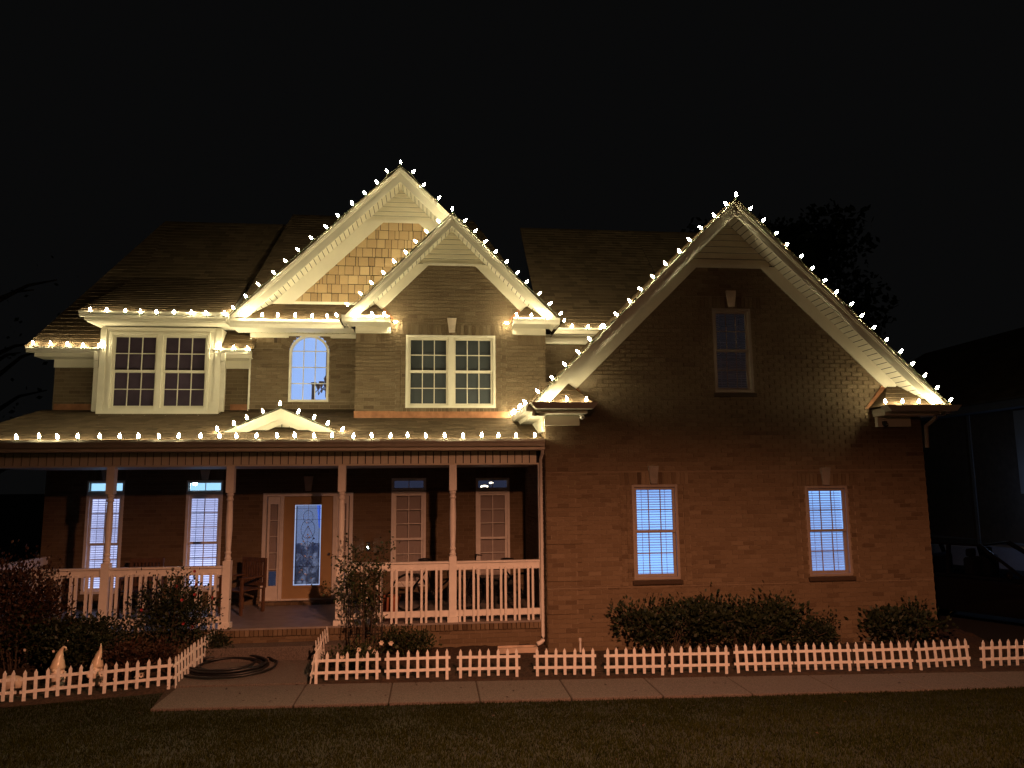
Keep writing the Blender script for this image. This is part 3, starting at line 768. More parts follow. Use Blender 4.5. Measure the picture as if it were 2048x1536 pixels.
# door set
fd = MB(); a, b, c, d = DOOR
fd.box(a, a+.07, YW-.03, YW+.1, c, d).box(b-.07, b, YW-.03, YW+.1, c, d).box(a+.07, b-.07, YW-.029, YW+.1, d-.07, d)
fd.box(-2.99, -2.92, YW-.02, YW+.1, c, d-.07).box(-1.97, -1.90, YW-.02, YW+.1, c, d-.07).box(a+.07, b-.07, YW-.01, YW+.12, c, c+.03)
door = fd.build('front_door', 'paint_white', house, bevel=.005)
gx0, gx1, gz0, gz1 = -2.72, -2.19, .90, 2.47
sl = MB(); sl.box(-2.92, gx0, YW+.03, YW+.075, c+.03, d-.07).box(gx1, -1.97, YW+.03, YW+.075, c+.03, d-.07).box(gx0, gx1, YW+.031, YW+.074, c+.03, gz0).box(gx0, gx1, YW+.031, YW+.074, gz1, d-.07)
sl.build('door_slab', 'tan_door', door)
g = MB()
for q in ((gx0-.03, gx0+.01, gz0-.03, gz1+.03), (gx1-.01, gx1+.03, gz0-.03, gz1+.03), (gx0+.01, gx1-.01, gz0-.03, gz0+.01), (gx0+.01, gx1-.01, gz1-.01, gz1+.03)): g.box(q[0], q[1], YW+.018, YW+.03, q[2], q[3])
g.build('glass_bead', 'tan_door', door)
m = bpy.data.materials.new('leaded_glass'); m.use_nodes = True; nt = m.node_tree; N = nt.nodes; L = nt.links
for n in list(N):
    if n.type != 'OUTPUT_MATERIAL': N.remove(n)
tc = N.new('ShaderNodeTexCoord'); vo = N.new('ShaderNodeTexVoronoi'); vo.inputs['Scale'].default_value = 22
nz = N.new('ShaderNodeTexNoise'); nz.inputs['Scale'].default_value = 9; nz.inputs['Detail'].default_value = 4
L.new(tc.outputs['Object'], nz.inputs['Vector']); L.new(nz.outputs['Color'], vo.inputs['Vector'])
bp = N.new('ShaderNodeBump'); bp.inputs['Strength'].default_value = 1; bp.inputs['Distance'].default_value = .04; L.new(vo.outputs['Distance'], bp.inputs['Height'])
gl = N.new('ShaderNodeBsdfGlossy'); gl.inputs['Roughness'].default_value = .12; L.new(bp.outputs[0], gl.inputs['Normal'])
tr = N.new('ShaderNodeBsdfTranslucent'); tr.inputs[0].default_value = (.8, .85, .95, 1); L.new(bp.outputs[0], tr.inputs['Normal'])
tp = N.new('ShaderNodeBsdfTransparent'); tp.inputs[0].default_value = (.8, .85, .95, 1)
mx = N.new('ShaderNodeMixShader'); mx.inputs[0].default_value = .45; L.new(tr.outputs[0], mx.inputs[1]); L.new(tp.outputs[0], mx.inputs[2])
m2 = N.new('ShaderNodeMixShader'); m2.inputs[0].default_value = .12; L.new(mx.outputs[0], m2.inputs[1]); L.new(gl.outputs[0], m2.inputs[2])
L.new(m2.outputs[0], N['Material Output'].inputs[0]); MATS['leaded'] = m
MB().quad((gx0, YW+.05, gz0), (gx1, YW+.05, gz0), (gx1, YW+.05, gz1), (gx0, YW+.05, gz1)).build('door_pane', 'leaded', door)
# lead came pattern on the door glass: border, diamond and scrolls
g = MB(); yy = YW+.043; gcx = (gx0+gx1)/2
def came(pts, r=.004): g.tube([(x, yy, z) for x, z in pts], r, 5)
came([(gx0+.05, gz0+.03), (gx0+.05, gz1-.03)]); came([(gx1-.05, gz0+.03), (gx1-.05, gz1-.03)])
for z in (gz0+.1, gz0+.36, gz1-.08, gz1-.3): came([(gx0, z), (gx1, z)], .003)
came([(gcx, gz1), (gcx, gz0)], .003)
for s in (-1, 1):
    for zc, rr in ((1.95, .17), (1.55, .15), (2.2, .12), (1.2, .12)):
        came([(gcx+s*rr*math.sin(t*.35)*(1-.05*t), zc+rr*1.3*math.cos(t*.35)*(1-.04*t)) for t in range(12)])
came([(gcx, 2.05), (gcx+.11, 1.82), (gcx, 1.6), (gcx-.11, 1.82), (gcx, 2.05)], .006)
g.build('lead_came', 'alloy', door)
g = MB()
for s, z in ((-.08, 1.75), (.1, 1.72), (.12, 1.8), (-.12, 1.7), (0, 1.88), (.03, 1.83), (-.05, 1.47), (.07, 1.45), (.1, 1.42), (-.1, 1.2), (-.14, 1.16), (.12, 1.25), (-.09, 1.02), (.09, 1.04)):
    g.ball((gcx+s, YW+.04, z), .02, 8, (1, .5, .7))
g.build('glass_bevel', mat('bevel_sparkle', (.75, .75, .8), .3, .05, 3), door, smooth=True)  # pale beads, their colour stands in for the sparkle of the bevels
room(door, -2.95, -1.94, .65, 2.65, YW+.13, 1.6, 'dark_room_and_joint_shade')
m = emis('hall_blur', (1, 1, 1), 1.0); nt = m.node_tree; N = nt.nodes; L = nt.links
nz = N.new('ShaderNodeTexNoise'); nz.inputs['Scale'].default_value = 4.5; nz.inputs['Detail'].default_value = 6; nz.inputs['Distortion'].default_value = 1.2
tc = N.new('ShaderNodeTexCoord'); L.new(tc.outputs['Object'], nz.inputs['Vector'])
cr = N.new('ShaderNodeValToRGB'); e = cr.color_ramp.elements
e[0].position, e[0].color = .36, (.012, .010, .014, 1); e[1].position, e[1].color = .66, (.36, .40, .55, 1)
k = e.new(.5); k.color = (.06, .065, .10, 1)
L.new(nz.outputs['Fac'], cr.inputs[0]); L.new(cr.outputs[0], [n for n in N if n.type == 'EMISSION'][0].inputs[0])
for q in ((gx0, gx0+.028, gz0, gz1), (gx1-.028, gx1, gz0, gz1), (gx0+.028, gx1-.028, gz0, gz0+.028), (gx0+.028, gx1-.028, gz1-.02, gz1)):
    MB().quad((q[0], YW+.046, q[2]), (q[1], YW+.046, q[2]), (q[1], YW+.046, q[3]), (q[0], YW+.046, q[3])).build('frosted_glow_border', emis('frosted_glow_border', (.34, .42, .66), 1.0) if 'frosted_glow_border' not in MATS else 'frosted_glow_border', door)  # frosted strips glow in place of hall light coming through them
MB().quad((-2.95, YW+1.6, 1.6), (-2.1, YW+1.6, 1.6), (-2.1, YW+1.6, 2.65), (-2.95, YW+1.6, 2.65)).build('lit_room_wall', emis('hall_ceiling', (.28, .36, .58), 1.15), door)
MB().quad((-2.42, YW+1.2, 1.95), (-2.0, YW+1.2, 1.8), (-2.0, YW+1.2, 2.6), (-2.48, YW+1.2, 2.6)).build('lit_room_wall', emis('lit_blue_patch', (.08, .2, 1.0), 1.5), door)  # bright blue glowing patch behind the door glass
MB().quad((-2.95, YW+1.62, .65), (-1.95, YW+1.62, .65), (-1.95, YW+1.62, 1.9), (-2.95, YW+1.62, 1.9)).build('lit_room_wall', 'hall_blur', door)
for sx0, sx1 in ((a+.09, -2.99), (-1.90, b-.09)):
    p = MB(); p.box(sx0, sx0+.045, YW+.02, YW+.06, c+.03, d-.07).box(sx1-.045, sx1, YW+.02, YW+.06, c+.03, d-.07).box(sx0+.045, sx1-.045, YW+.021, YW+.06, c+.03, c+.28).box(sx0+.045, sx1-.045, YW+.021, YW+.06, d-.22, d-.07)
    p.build('sidelight', 'paint_white', door)
    for k in range(1, 5):
        z = lerp(c+.28, d-.22, k/5); MB().box(sx0+.045, sx1-.045, YW+.03, YW+.04, z-.007, z+.007).build('muntin', 'paint_white', door)
    MB().quad((sx0, YW+.045, c+.2), (sx1, YW+.045, c+.2), (sx1, YW+.045, d-.1), (sx0, YW+.045, d-.1)).build('pane', 'glass', door)
    room(door, sx0, sx1, c+.1, d-.1, YW+.12, .3, 'dark_room_and_joint_shade')
    MB().box(sx0+.01, sx1-.01, YW+.1, YW+.104, c+.55, d-.1).build('shade', 'shade_beige', door)
    MB().quad((sx0, YW+.3, c+.25), (sx1, YW+.3, c+.25), (sx1, YW+.3, c+.55), (sx0, YW+.3, c+.55)).build('lit_room_wall', 'lit_dim_blue', door)
MB().ball((-2.03, YW-.01, 1.5), .03, 10).build('door_knob', 'chrome', door)
# porch floor, brick face with rowlock edge, steps
MB().box(-7.4, 1.865, YP-.06, YW-.016, FLOOR-.03, FLOOR).build('porch_floor', 'porch_floor', house)
brick_wall('porch_base', (0, YP), (1, 0), .0, FLOOR-.032-.10, lambda z: [(-7.4, WX0-.002)], (), lambda u, z: u > -1.2)
g = MB(); W2 = MB()
x = -7.4
while x < WX0-.08:
    g.box(x+.004, x+CH-.006, YP-.05, YP+.03, FLOOR-.13, FLOOR-.034, min(1, max(.05, random.gauss(.5, .15)))); x += CH
g.build('rowlock_edge', 'brick', house, kind='stuff')
g = MB(); x = DOOR[0]+.1
while x < DOOR[1]-.05:
    o = MB().box(x, x+.095, YW-.2, YW-.0165, FLOOR, FLOOR+.058).build('threshold_brick', 'brick', house, bevel=.006); o['tone'] = .3+.5*rnd(); x += .107
MB().box(DOOR[0], DOOR[1], YW-.19, YW-.017, FLOOR+.001, FLOOR+.048).build('threshold_bed', 'mortar', house)
MB().box(-3.55, -1.40, 12.38, YP-.012, .0, .335).build('porch_step', 'concrete', house, bevel=.012)
# posts: square ends, turned shaft
def post_mesh():
    m = MB(); hs = .062; h = 3.165-FLOOR
    m.box(-hs, hs, -hs, hs, 0, 1.06); m.box(-hs, hs, -hs, hs, 2.16, h)
    m.box(-.09, .09, -.09, .09, 0, .085)
    prof = [(.062, 1.06), (.05, 1.08), (.06, 1.10), (.045, 1.13), (.042, 1.16), (.055, 1.19), (.042, 1.22), (.045, 1.3), (.054, 1.55), (.054, 1.75), (.047, 1.98), (.042, 2.02), (.058, 2.05), (.045, 2.08), (.045, 2.10), (.06, 2.13), (.05, 2.15), (.062, 2.165)]
    m.lathe(prof, 16); return m
pme = post_mesh().mesh('porch_post', 'paint_white')
pxs = [-7.25, -5.21, -3.33, -1.52, .335]
for x in pxs:
    o = inst('porch_post', pme, house, Vector((x, YP+.03, FLOOR))-house.location)
MB().box(1.80, 1.862, YP-.02, YP+.10, FLOOR, 3.165).build('porch_half_post', 'paint_white', house)
# railings
balm = MB().box(-.019, .019, -.019, .019, -.44, .44).mesh('baluster', 'paint_white')
def railing(xa, xb):
    r = MB(); y = YP+.03
    r.box(xa, xb, y-.055, y+.055, 1.525, 1.555).box(xa, xb, y-.02, y+.02, 1.41, 1.525)
    r.box(xa, xb, y-.02, y+.02, .655, .755)
    ro = r.build('porch_railing', 'paint_white', house, bevel=.004)
    n = int((xb-xa-.1)/.205); st = (xb-xa-.02)/n
    for i in range(n):
        for dx in (.055, .132):
            inst('baluster', balm, ro, (xa+i*st+dx, y-.0395, 1.01))
for i in (0, 1): railing(pxs[i]+.063, pxs[i+1]-.063)
railing(pxs[3]+.063, pxs[4]-.063); railing(pxs[4]+.063, 1.80)
g = MB(); g.box(-7.31, -7.2, YP+.1, YW-.02, 1.525, 1.555).box(-7.275, -7.235, YP+.1, YW-.02, 1.41, 1.525).box(-7.275, -7.235, YP+.1, YW-.02, .655, .755)
ro = g.build('porch_railing', 'paint_white', house)
for i in range(22): inst('baluster', balm, ro, (-7.29, YP+.2+i*.1, 1.01))
# long downspout at the porch end
g = MB(); xd, yd = 1.845, YP-.085
g.tube([(xd, 12.36, 3.46), (xd, 12.42, 3.36), (xd, yd, 3.25), (xd, yd, .32), (xd-.01, yd-.01, .26), (xd-.06, yd-.03, .215), (xd-.12, yd-.06, .20)], .036, 10)
g.build('downspout', 'paint_white', house, smooth=True)
g = MB()
for z in (2.9, 1.2): g.box(xd-.045, xd+.03, yd+.02, yd+.06, z, z+.025)
g.build('downspout_strap', 'paint_white', house)
# security cameras, doorbell
for (x, z, yy, lab) in ((2.47, 3.93, YG-.10, 0), (7.86, 3.80, YG-.10, 0)):
    g = MB(); g.ball((x, yy-.05, z), .045, 12); g.box(x-.03, x+.03, yy-.05, yy+.01, z+.0, z+.06); o = g.build('security_camera', 'paint_white' if x < 5 else 'black_metal', house, smooth=False)
    MB().ball((x-.0, yy-.09, z-.005), .016, 8).build('camera_lens', 'chrome', o)
MB().box(-1.31, -1.23, YW-.05, YW-.012, 1.55, 1.72).build('doorbell', 'black_metal', house)
MB().ball((-1.27, YW-.055, 1.62), .026, 8).build('doorbell_light', 'led', house)
# lamps seen in the rooms
MB().ball((-4.68, YW+.16, 2.91), .05, 10).build('room_lamp', 'led', house)
g = MB(); g.tube([(.98+.05*t, YW+.3, 2.78+.02*math.sin(t)) for t in range(4)], .016, 6); g.ball((1.2, YW+.3, 2.86), .03, 8, (1.6, 1, .6)); g.build('room_lamp', 'warm_lamp', house)

# ================================================================== LIGHT STRINGS
bl = MB(); bl.lathe([(.009, 0), (.018, .012), (.0205, .028), (.017, .050), (.009, .070), (.003, .080)], 8)
BULB_ME = bl.mesh('bulb', 'bulb', True)
so = MB(); so.lathe([(.012, -.035), (.013, -.03), (.013, .004), (.010, .006)], 8); SOCK_ME = so.mesh('socket', 'socket')
def string(label, runs, loc=None):
    """runs: lists of (point, direction) for the bulbs in order; a cord sags slightly between sockets"""
    first = Vector(runs[0][0][0])
    t = thing('light_string', label, 'string lights', first)
    cords = []
    g = MB()
    for run in runs:
        pts = []
        for i, (p, d) in enumerate(run):
            p, d = Vector(p), Vector(d).normalized()
            d = (d + Vector(((rnd()-.5), (rnd()-.5), (rnd()-.5)))*.45).normalized()
            p = p + Vector(((rnd()-.5)*.045, (rnd()-.5)*.012, (rnd()-.5)*.01)) if 0 < i < len(run)-1 else p
            b = inst('bulb', BULB_ME, t, p+d*(.018+.012*rnd())-first, d.to_track_quat('Z', 'Y').to_euler())
            inst('socket', SOCK_ME, b, (0, 0, 0))
            if pts: pts.append((pts[-1]+p)/2 - Vector((0, 0, .012)) + Vector((0, 0, .006*(rnd()-.5))))
            pts.append(p.copy())
        if len(pts) > 1: g.tube(pts, .005, 5)
    g.build('cord', 'cord', t)
    return t
def line(a, b, n, d): a, b = Vector(a), Vector(b); return [(a.lerp(b, i/(n-1)), d) for i in range(n)]
U = (0, -.12, 1)
def pxrun(pix, Y, d): return [(atY(x, y+5, Y), d) for x, y in pix]
string('long row of warm white bulbs along the porch gutter', [line(atY(-5, 881, 12.215), atY(1070, 877, 12.215), 29, U)])
string('warm white bulbs over the low pediment above the porch steps', [
    line((PCX-1.02, 12.90, 3.73), (PCX-.28, 12.90, 4.04), 4, (-.35, -.1, 1)) + [((PCX, 12.90, PZT+.03), (0, -.1, 1))] + line((PCX+.28, 12.90, 4.04), (PCX+1.02, 12.90, 3.73), 4, (.35, -.1, 1))])
string('warm white bulbs on the gutter over the white framed bay window', [line(atY(180, 626, 14.2), atY(448, 633, 14.2), 9, U)])
string('five warm white bulbs on the lowest upper gutter at the end of the house', [line(atY(67, 692, 14.68), atY(200, 697, 14.68), 5, U)])
string('three warm white bulbs on the short low gutter between bay and arched window', [line(atY(438, 701, 14.68), atY(497, 703, 14.68), 3, U)])
string('warm white bulbs up both slopes of the tallest gable with cedar shingles', [
    line((-3.80, 14.345, 6.18), (BC-.2, 14.345, 9.04), 13, (-.6, -.1, .75)) + [((BC, 14.345, 9.22), (0, 0, 1))] + line((BC+.2, 14.345, 9.04), (BC+.74, 14.345, 8.51), 3, (.6, -.1, .75))])
string('warm white bulbs on the gutter under the cedar shingles', [line(atY(491, 636, 14.26), atY(654, 638, 14.26), 6, U)+[(atY(677, 636, 14.25), (-.6, -.3, .8))]])
string('warm white bulbs up both slopes of the middle gable over the twin window', [
    line(atY(700, 612, 13.815), atY(880, 447, 13.815), 9, (-.7, -.1, .7)) + [((SC, 13.815, 8.07), (0, 0, 1))] + line(atY(925, 445, 13.815), atY(1117, 632, 13.815), 10, (.7, -.1, .7))])
string('four warm white bulbs on the left cornice return of the middle gable', [line(atY(714, 635, 13.77), atY(771, 635, 13.77), 3, U)+[((-.79, 14.12, 5.94), (1, .35, .15))]])
string('four warm white bulbs on the right cornice return of the middle gable', [[((1.48, 14.12, 5.94), (-1, .35, .15))]+line(atY(1033, 636, 13.77), atY(1091, 638, 13.77), 3, U)])
string('warm white bulbs on the short gutter between the middle gable and the wing roof', [[(atY(1126, 645, 14.4), (.5, 0, 1))]+line(atY(1143, 658, 14.83), atY(1203, 661, 14.83), 3, U)])
string('warm white bulbs up both slopes of the wide wing gable', [
    line((1.72, 11.82, 4.28), (WC-.15, 11.82, 7.56), 16, (-.7, -.1, .7)) + [((WC, 11.82, 7.72), (0, 0, 1))] + line((WC+.22, 11.82, 7.49), (8.82, 11.82, 4.16), 17, (.7, -.1, .7))])
string('three warm white bulbs on the cornice return of the wing beside the porch roof', [line((1.88, 11.80, 4.135), (2.47, 11.80, 4.135), 3, U)])
string('warm white bulbs on the wing eave running back over the porch roof', [line((1.53, 12.05, 4.12), (1.53, 14.1, 4.12), 7, (-.3, 0, 1))])
string('four warm white bulbs on the wing cornice return beside the driveway', [line((7.66, 11.80, 4.105), (8.56, 11.80, 4.105), 4, U)])

# ================================================================== GROUND
def sheet(name, xs, ys, zf, m, kind='structure', parent=None):
    g = MB(); nx, ny = len(xs), len(ys)
    vs = [(x, y, zf(x, y)) for y in ys for x in xs]
    fs = [(j*nx+i, j*nx+i+1, (j+1)*nx+i+1, (j+1)*nx+i) for j in range(ny-1) for i in range(nx-1)]
    g.add(vs, fs); o = g.build(name, m, parent, smooth=True); o['kind'] = kind; return o
xs = [-300, -120, -60, -30] + [-16+i*1.0 for i in range(41)] + [40, 80, 150, 300]
ys = [-60, -30, -12] + [-6+i*.5 for i in range(60)] + [28, 35, 50, 90, 200, 400]
def terrain(x, y):
    z = gz(y, x) if y > -12 else gz(-12)
    if x > 8.7 and y > 11.0: z = lerp(z, -.22, min(1, (x-8.7)/1.6))
    return z - .03
sheet('ground', xs, ys, terrain, 'lawn_soil')
# planting beds with a rough mulch surface
def bed(x0, x1, yf, y1, edge):
    g = []
    n = int((x1-x0)/.06); m_ = 24
    vs = []; 
    for j in range(m_+1):
        for i in range(n+1):
            x = lerp(x0, x1, i/n); y = lerp(yf(x), y1, j/m_)
            z = gz(y)+.012+.035*noise.noise((x*2.2, y*2.2, 3))+.02*noise.noise((x*11, y*11, 1))+.008*(rnd()-.5)
            if j == 0: z = gz(y)-.02
            vs.append((x, y, z))
    fs = [(j*(n+1)+i, j*(n+1)+i+1, (j+1)*(n+1)+i+1, (j+1)*(n+1)+i) for j in range(m_) for i in range(n)]
    o = MB().add(vs, fs).build('planting_bed', 'mulch'); return struct(o)
walk_top = lambda x: 11.38 - .073*(x+1.72)
walk_bot = lambda x: 10.44 - .052*(x+3.6)
bed(-1.78, 9.4, walk_top, 12.9, 0)
bed(-9, -3.72, lambda x: 11.30+.23*(x+3.7), 12.9, 0)
# sidewalk slabs
walk = MB().add([(-3.6, walk_bot(-3.6), -.006), (12, walk_bot(12), -.006), (12, walk_top(12), -.006), (-3.75, 11.45, -.006)], [(0,1,2,3)]).build('sidewalk', 'mulch'); struct(walk)
jx = [-3.62, -1.80, -.57, .63, 1.845, 3.075, 4.29, 5.5, 6.7, 7.9, 9.1, 10.4, 11.8]
def slab(poly, z, parent, th=.05):
    n = len(poly); zf = z if callable(z) else (lambda y: z)
    vs = [(x, y, zf(y)-th) for x, y in poly] + [(x, y, zf(y)) for x, y in poly]
    fs = [tuple(reversed(range(n))), tuple(range(n, 2*n))] + [(i, (i+1) % n, (i+1) % n+n, i+n) for i in range(n)]
    return MB().add(vs, fs).build('slab', 'concrete', parent, bevel=.012)
for a, b in zip(jx[:-1], jx[1:]):
    e = .009
    slab([(a+e, walk_bot(a)), (b-e, walk_bot(b)), (b-e, walk_top(b)), (a+e, walk_top(a) if a > -3 else 11.46)], .004+.002*rnd(), walk)
slab([(-3.70, 11.47), (-1.80, 11.40), (-1.86, 12.378), (-3.70, 12.378)], lambda y: .006+gz(y)-.0, walk)
# grass
g = MB()
def lawn_ok(x, y): return (y < walk_bot(x)+.02+.05*noise.noise((x*5, 0, 2)) if x > -3.62 else y < min(11.26+.23*(x+3.7), 11.3))
V = []; Fc = []; T = []
cnt = 0
while cnt < 215000:
    y = 5.6+6.0*rnd()**1.0; x = -11+23*rnd()
    if abs(x-.1*y) > .82*y+3.2 or not lawn_ok(x, y): continue
    dens = .55+.5*noise.noise((x*1.3, y*1.3, 0))+.3*noise.noise((x*4, y*4, 5))
    if rnd() > dens+.35: continue
    cnt += 1
    h = (.02+.02*rnd())*(1.1 if dens > .6 else .9); a = rnd()*6.283; wv = .0035+.003*rnd(); ln = .03*rnd()
    z = terrain(x, y)
    i = len(V)
    V += [(x-math.cos(a)*wv, y-math.sin(a)*wv, z), (x+math.cos(a)*wv, y+math.sin(a)*wv, z), (x-math.sin(a)*ln, y+math.cos(a)*ln, z+h)]
    Fc.append((i, i+1, i+2)); T.append(min(1, max(.02, .35+.35*noise.noise((x*.9, y*.9, 9))+.35*rnd())))
gm_ = MB(); gm_.v = V; gm_.f = Fc; gm_.t = T
tag(gm_.build('lawn_grass', 'grass', kind='stuff'), 'short mown grass in front of the concrete walk', 'grass')
# fallen leaves on walk and lawn
m = MB(); rr = random.Random(77)
for i in range(170):
    x, y = rr.uniform(-6, 9), rr.choice((rr.uniform(9.9, 11.4), rr.uniform(10.6, 11.6), rr.uniform(6.5, 10)))
    z = max(terrain(x, y)+.045 if y < 10 else .012, gz(y)+.012); l_ = rr.uniform(.03, .06)
    leaf_d = Vector((rr.uniform(-1, 1), rr.uniform(-1, 1), rr.uniform(-.1, .25))).normalized(); sd = leaf_d.cross(Vector((0, 0, 1))).normalized()
    c = Vector((x, y, z)); m.add([c, c+leaf_d*l_*.5+sd*l_*.3+Vector((0, 0, .008)), c+leaf_d*l_, c+leaf_d*l_*.5-sd*l_*.3+Vector((0, 0, .006))], [(0,1,2), (0,2,3)], rr.random())
tag(m.build('leaf_litter', 'leaf_rust', kind='stuff'), 'dry fallen leaves scattered over the walk and lawn', 'leaf litter')
# driveway
struct(sheet('driveway', [9.5+i for i in range(12)], [11.2+i for i in range(16)], lambda x, y: terrain(x, y)+.02, 'asphalt'))

# ================================================================== PICKET FENCE
pk = MB(); pk.prism([(-.021, 0), (.021, 0), (.021, .345), (0, .39), (-.021, .345)], -.012, 0); PK = pk.mesh('picket', 'plastic_white')
pk2 = MB(); pk2.prism([(-.021, 0), (.021, 0), (.021, .405), (0, .45), (-.021, .405)], -.012, 0); PKL = pk2.mesh('picket', 'plastic_white')
def fence(pa, pb, label, group=None, n=7, tilt=0, sink=.0):
    """panel from base point a to b (end pickets); the two end pickets are the long stakes"""
    a, b = Vector(pa), Vector(pb); d = b-a; L_ = d.length; rz = math.atan2(d.y, d.x); ry = -math.atan2(d.z, Vector((d.x, d.y)).length)
    t = bpy.data.objects.new('fence_panel', None); col.objects.link(t); t.empty_display_size = .1
    t.location = a; t.rotation_euler = (tilt, ry, rz); tag(t, label, 'picket fence', group)
    for i in range(n):
        x = L_*i/(n-1)
        if i in (0, n-1): inst('picket', PKL, t, (x, 0, -.03+.004*rnd()), (0, .05*(rnd()-.5), 0))
        else: inst('picket', PK, t, (x+.006*(rnd()-.5), 0, .03+.008*rnd()), (0, .05*(rnd()-.5), 0))
    rm = MB().box(-.055, L_+.05, -.002, .010, -.019, .019).mesh('rail', 'plastic_white')
    inst('rail', rm, t, (0, 0, .135)); inst('rail', rm, t, (0, 0, .30))
    return t
row = [((632, 1366), (754, 1362)), ((776, 1362), (894, 1358)), ((921, 1357), (1034, 1355)), ((1075, 1354), (1186, 1353)), ((1216, 1353), (1325, 1351)),
       ((1345, 1350), (1453, 1348)), ((1477, 1347), (1581, 1345)), ((1598, 1345), (1700, 1343)), ((1717, 1343), (1822, 1340)), ((1842, 1341), (1938, 1335)), ((1968, 1337), (2068, 1333))]
names = ['low white picket panel at the path corner beside the trellis rose', 'low white picket panel second along the walk from the path corner',
 'low white picket panel standing alone before the brick porch base', 'low white picket panel just below the downspout elbow and white stake', 'low white picket panel leaning slightly at the start of the long hedge',
 'low white picket panel before the middle of the long hedge', 'low white picket panel with a pale flower behind its pickets', 'low white picket panel before the gap between hedge and end shrub', 'low white picket panel before the shrub at the wing corner',
 'low white picket panel with tilted pickets past the wing corner', 'last low white picket panel beside the driveway, apart from the rest']
for (a, b), nm in zip(row, names):
    fence(onground(*a), onground(*b), nm, 'picket panels along the walk', tilt=R_(random.uniform(-7, 5)))
lrow = [((-80, 1415), (22, 1407)), ((47, 1405), (180, 1390)), ((208, 1389), (337, 1375))]
for (a, b), nm in zip(lrow, ['low white picket panel in front of the pale stone at the bed end', 'low white picket panel in front of the two gnomes', 'low white picket panel before the small dark flowers, next to the path']):
    fence(onground(*a), onground(*b), nm, 'picket panels by the rose bed', tilt=R_(random.uniform(-3, 3)))
e0, e1, e2 = onground(351, 1372), onground(390, 1340), onground(428, 1312)
fence(e0, e0.lerp(e1, .92), 'white picket panel edging the rose bed at the near end of the path', 'picket panels beside the entrance path', n=7)
fence(e1, e2, 'white picket panel edging the rose bed by the hose coil', 'picket panels beside the entrance path', n=7)
f0, f1, f2 = onground(620, 1366), onground(636, 1336), onground(658, 1305)
fence(f0, f0.lerp(f1, .9), 'white picket panel turning from the walk up the entrance path', 'picket panels beside the entrance path', n=6, tilt=R_(8))
fence(f1, f2, 'white picket panel by the trellis rose beside the steps', 'picket panels beside the entrance path', n=6, tilt=R_(-5))

# ================================================================== PLANTS
def leaf(m, c, d, nrm, l, wd, tone):
    d = d.normalized(); s = d.cross(nrm)
    if s.length < 1e-3: s = d.orthogonal()
    s.normalize()
    m.add([c, c+d*l*.5+s*wd, c+d*l, c+d*l*.5-s*wd], [(0,1,2), (0,2,3)], tone)
def rvec():
    while True:
        v = Vector((rnd()*2-1, rnd()*2-1, rnd()*2-1))
        if .01 < v.length < 1: return v.normalized()
def shrub(name, label, base, rx, ry, h, nleaf, ll=.05, lm='leaf_green', nst=9, cat='shrub', z0=.12, lumps=7, seed=1, flowers=None, tall=1):
    rr = random.Random(seed); base = Vector(base)
    t = thing(name, label, cat, base)
    st = MB(); tips = []
    for i in range(nst):
        a = rr.random()*6.283; q = rr.random()**.6
        tip = Vector((math.cos(a)*rx*q*.9, math.sin(a)*ry*q*.9, h*(.55+.4*rr.random())))
        mid = tip*.5+Vector((rr.uniform(-.05, .05), rr.uniform(-.05, .05), .05*h))
        b0 = Vector((tip.x*.25, tip.y*.25, -.03))
        st.tube([base+b0, base+mid, base+tip], [.011, .008, .004], 5); tips += [tip]
        for k in range(3):
            f = rr.uniform(.35, .95); p = b0.lerp(tip, f); e = p+Vector((rr.uniform(-1, 1)*rx*.4, rr.uniform(-1, 1)*ry*.4, rr.uniform(.05, .3)*h))
            st.tube([base+p, base+e], [.005, .003], 4); tips.append(e)
    st.build('stem', 'bark', t)
    lumpc = [Vector((rr.uniform(-.75, .75)*rx, rr.uniform(-.6, .6)*ry, rr.uniform(.35, .8)*h)) for _ in range(lumps)] + [x for x in tips if abs(x.x) < rx*1.05]
    m = MB()
    for i in range(nleaf):
        c = rr.choice(lumpc); v = rvec(); s = (rr.random()**.45)*(.30 if rr.random() < .8 else .48)
        p = c+Vector((v.x*rx*s*1.2, v.y*ry*s*1.2, v.z*h*s*.9))
        if p.z < z0*h: p.z = z0*h+rr.random()*.2*h
        d = (v+Vector((0, 0, .5))+rvec()*.6); l_ = ll*(.6+.7*rr.random())
        leaf(m, base+p, d, rvec(), l_, l_*.32, rr.random())
    m.build('foliage', lm, t)
    if flowers:
        fm, nf, fr = flowers
        for i in range(nf):
            c = rr.choice(lumpc); v = rvec(); p = base+c+Vector((v.x*rx*.35, -abs(v.y)*ry*.6, abs(v.z)*h*.2))
            k = MB()
            for j in range(7):
                a = j*.9; leaf(k, p, Vector((math.cos(a), -.5, math.sin(a))), Vector((0, -1, .2)), fr, fr*.4, .5)
            k.ball(p, fr*.3, 6); k.build('flower', fm, t)
    return t
def onbed(px, py): return onground(px, py)
shrub('hedge_shrub', 'long dark evergreen hedge shrub under the lit wing window by the porch', (3.75, 12.0, .12), .85, .42, .70, 3600, .07, 'leaf_dark', 20, 'shrub', z0=.26, seed=3, lumps=12)
shrub('hedge_shrub', 'wide dark evergreen hedge shrub between the two lit wing windows', (5.05, 12.0, .12), .95, .42, .70, 3900, .07, 'leaf_dark', 20, 'shrub', z0=.22, seed=4, lumps=12)
shrub('low_shrub', 'small low shrub between the hedge and the corner shrub', (6.35, 11.9, .10), .42, .3, .42, 1500, .05, 'leaf_dark', 7, 'shrub', seed=5)
shrub('corner_shrub', 'loose dark shrub below the lit window at the wing corner', (7.8, 11.95, .10), .72, .4, .58, 1500, .075, 'leaf_dark', 15, 'shrub', z0=.2, seed=6, lumps=9)
